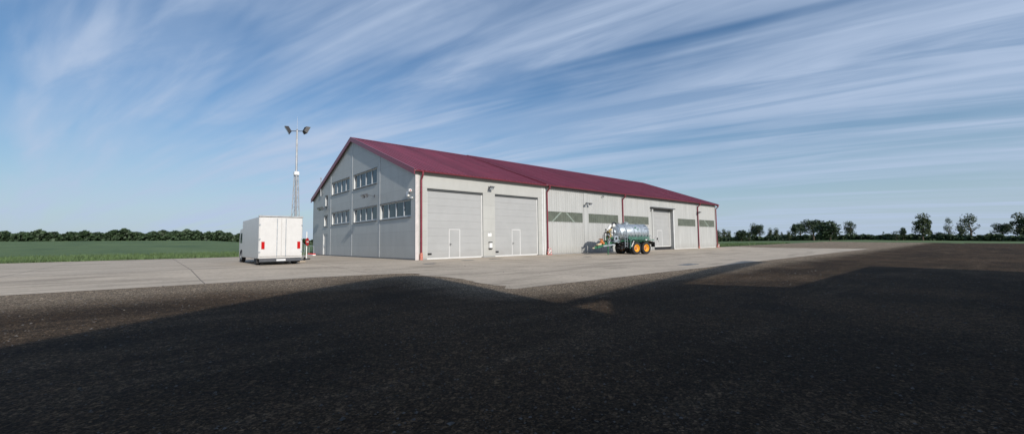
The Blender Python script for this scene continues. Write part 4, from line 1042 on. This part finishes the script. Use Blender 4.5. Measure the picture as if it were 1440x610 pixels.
for x in (4.0, 14.5): MB().bar((x,-33,z_),(x,-33,6.4+(x)*.075),.12,.12).build('blocker_leg', M['galv2'], cg)

# ------------------------------------------------------------------ vegetation
def crown_mesh(name, m, h, wr, n, seed, leaf=.35, base=.18):
    q = random.Random(seed); mb = MB()
    blobs = []
    for k in range(11):
        a = q.uniform(0, 6.28); zz_ = h*(base+.12+.75*q.random()); rr2 = wr*(1-abs(zz_/h-.5)*1.0)*q.uniform(.1, .65)
        blobs.append((rr2*math.cos(a), rr2*math.sin(a), zz_, wr*q.uniform(.32, .62)))
    for i in range(n):
        bx, by, bz, br_ = q.choice(blobs); v = Vector((q.gauss(0,1), q.gauss(0,1), q.gauss(0,.85))).normalized()*br_*(q.random()**.4)
        c = Vector((bx, by, bz)) + v; d = Vector((q.gauss(0,1), q.gauss(0,1), q.gauss(.3,1))).normalized(); a = d.orthogonal().normalized(); b = d.cross(a); s = leaf*q.uniform(.5, 1.3)
        mb.add([c-a*s, c+b*s*.6, c+a*s, c-b*s*.6], [(0,1,2,3)])
    me = bpy.data.meshes.new(name); me.from_pydata(mb.v, [], mb.f); me.materials.append(m); return me
def trunk_mesh(h, seed):
    q = random.Random(seed); mb = MB(); mb.tube((0,0,-.3),(0,0,h*.45),.045*h*.7,.03*h*.7,8); mb.tube((0,0,h*.43),(.05*h,0,h*.8),.03*h*.7,.01*h,6)
    for k in range(6):
        a = q.uniform(0,6.28); z = h*q.uniform(.25,.55); mb.tube((0,0,z),(math.cos(a)*h*.22, math.sin(a)*h*.22, z+h*.22),.015*h,.005*h,6)
    me = bpy.data.meshes.new('trunk'); me.from_pydata(mb.v, [], mb.f); me.materials.append(M['bark']); return me
crowns = [crown_mesh('crown', M['leafA' if k % 2 else 'leafB'], 1.0, .42, (900, 1400, 2000, 2600)[k % 4], 40+k, (.030, .045, .036, .028)[k % 4], (.18, .05, .28, .1)[k % 4]) for k in range(8)]
trunks = [trunk_mesh(1.0, k) for k in range(2)]
def tree(x, y, h, k, wx, label, group, cat='tree'):
    t = thing('tree', label, cat, (x, y, H(x, y)), rnd.uniform(0, 6.28), group)
    for nm, me in (('trunk', trunks[k % 2]), ('crown', crowns[k])):
        o = bpy.data.objects.new(nm, me); COL.objects.link(o); o.parent = t; o.scale = (h*wx, h*wx, h)
    return t
# right-hand tree belt: individual trees along a far hedge line
desc = ['broad dark', 'tall mid green', 'round pale', 'bushy dark', 'slender green', 'low spreading', 'dense rounded', 'ragged tall', 'squat bushy']
ang0, n_t = 66.0, 46
for i in range(n_t):
    # angle measured from +y towards +x as seen from the yard
    a = R(ang0 + i*(95-ang0)/(n_t-1) + rnd.uniform(-.25, .25)); d = rnd.uniform(175, 235)
    x = CAM.x + d*math.sin(a); y = CAM.y + d*math.cos(a); h = rnd.choice((2.8, 3.6, 4.4, 5.2, 6.6, 7.4))*rnd.uniform(.85, 1.15) if i > 6 else rnd.uniform(3.9, 4.6)
    if i > 6 and rnd.random() < .18: continue
    first = i < 6
    lab = ('dark distant tree beside the far end of the hall, right of its last downpipe' if i < 6 else 'distant tree in the belt along the grass field right of the hall')
    tree(x, y, h, rnd.randrange(8), rnd.choice((.7, .95, 1.2, 1.55, 1.9))*rnd.uniform(.9,1.1), lab, 'distant trees close to the hall end' if i < 6 else 'distant trees right of the hall')
# low hedge under the belt and the far wood on the left: masses
def foliage_band(name, m, path_f, n, leaf, hgt, seed, label):
    q = random.Random(seed); mb = MB()
    for i in range(n):
        u = q.random(); x, y = path_f(u, q); hh = hgt*(.80+.12*math.sin(u*37+math.sin(u*23)*2)+.10*math.sin(u*111)+.08*math.sin(u*311))
        z = H(x, y) + hh*q.random()**.7; c = Vector((x, y, z))
        d = Vector((q.gauss(0,1), q.gauss(0,1), q.gauss(.2,1))).normalized(); a = d.orthogonal().normalized(); b = d.cross(a); s = leaf*q.uniform(.5, 1.3)
        mb.add([c-a*s, c+b*s*.7, c+a*s, c-b*s*.7], [(0,1,2,3)])
    me = bpy.data.meshes.new(name); me.from_pydata(mb.v, [], mb.f); me.materials.append(m)
    o = bpy.data.objects.new(name, me); COL.objects.link(o); return tag(o, label, 'foliage', kind='stuff')
def pl_(u, q): 
    a = R(-14 + 48*u); d = 335 + q.uniform(-8, 14) ; return CAM.x + d*math.sin(a), CAM.y + d*math.cos(a)
foliage_band('far_wood', M['leafA'], pl_, 52000, 1.0, 6.5, 3, 'dark far wood along the top of the green field left of the hall')
def pr_(u, q):
    a = R(64 + 31*u); d = 205 + q.uniform(-5, 8); return CAM.x + d*math.sin(a), CAM.y + d*math.cos(a)
foliage_band('far_hedge', M['leafA'], pr_, 30000, .5, 2.2, 5, 'dark hedge growth at the feet of the distant trees right of the hall')
# long grass at the field edges
q = random.Random(9); mb = MB()
def blade(x, y, h):
    z = H(x, y); a = q.uniform(0, 6.28); dx, dy = math.cos(a)*.03, math.sin(a)*.03; l = q.uniform(-.4,.4)*h; l2 = q.uniform(-.4,.4)*h
    mb.add([(x-dx,y-dy,z),(x+dx,y+dy,z),(x+l,y+l2,z+h)],[(0,1,2)])
for i in range(26000):
    if i % 3: x = -45 + 45.5*q.random(); y = 27 + 14*q.random()**1.5
    else: x = 53.8 + 45*q.random(); y = 1.9 + 14*q.random()**1.4
    blade(x, y, q.uniform(.12,.42))
me = bpy.data.meshes.new('long_grass'); me.from_pydata(mb.v, [], mb.f); me.materials.append(M['grassblade'])
o = bpy.data.objects.new('long_grass', me); COL.objects.link(o); tag(o, 'long green grass along the edge of the fields beyond the yard', 'grass', kind='stuff')
# roof side-lap seams: darker line where each 1.2 m sheet overlaps the next, and faded patches
m = M['roof']; N = m.node_tree.nodes; L = m.node_tree.links; b = N['Principled BSDF']; src = b.inputs['Base Color'].links[0].from_socket
tc = N.new('ShaderNodeTexCoord'); sp = N.new('ShaderNodeSeparateXYZ'); L.new(tc.outputs['Object'], sp.inputs[0])
def mth(op, a, v):
    n = N.new('ShaderNodeMath'); n.operation = op; L.new(a, n.inputs[0]); n.inputs[1].default_value = v; return n.outputs[0]
d = mth('DIVIDE', sp.outputs['X'], 1.2); f = N.new('ShaderNodeMath'); f.operation = 'FRACT'; L.new(d, f.inputs[0]); g = mth('LESS_THAN', f.outputs[0], .03)
fl = N.new('ShaderNodeMath'); fl.operation = 'FLOOR'; L.new(d, fl.inputs[0]); wn = N.new('ShaderNodeTexWhiteNoise'); wn.noise_dimensions = '1D'; L.new(fl.outputs[0], wn.inputs['W'])
tn = N.new('ShaderNodeMapRange'); tn.inputs['To Min'].default_value = .88; tn.inputs['To Max'].default_value = 1.14; L.new(wn.outputs['Value'], tn.inputs['Value'])
q1 = N.new('ShaderNodeMix'); q1.data_type = 'RGBA'; q1.blend_type = 'MULTIPLY'; q1.inputs[0].default_value = 1; L.new(src, q1.inputs[6]); L.new(tn.outputs['Result'], q1.inputs[7])
q2 = N.new('ShaderNodeMix'); q2.data_type = 'RGBA'; L.new(g, q2.inputs[0]); L.new(q1.outputs[2], q2.inputs[6]); q2.inputs[7].default_value = (.085, .018, .03, 1)
L.new(q2.outputs[2], b.inputs['Base Color'])
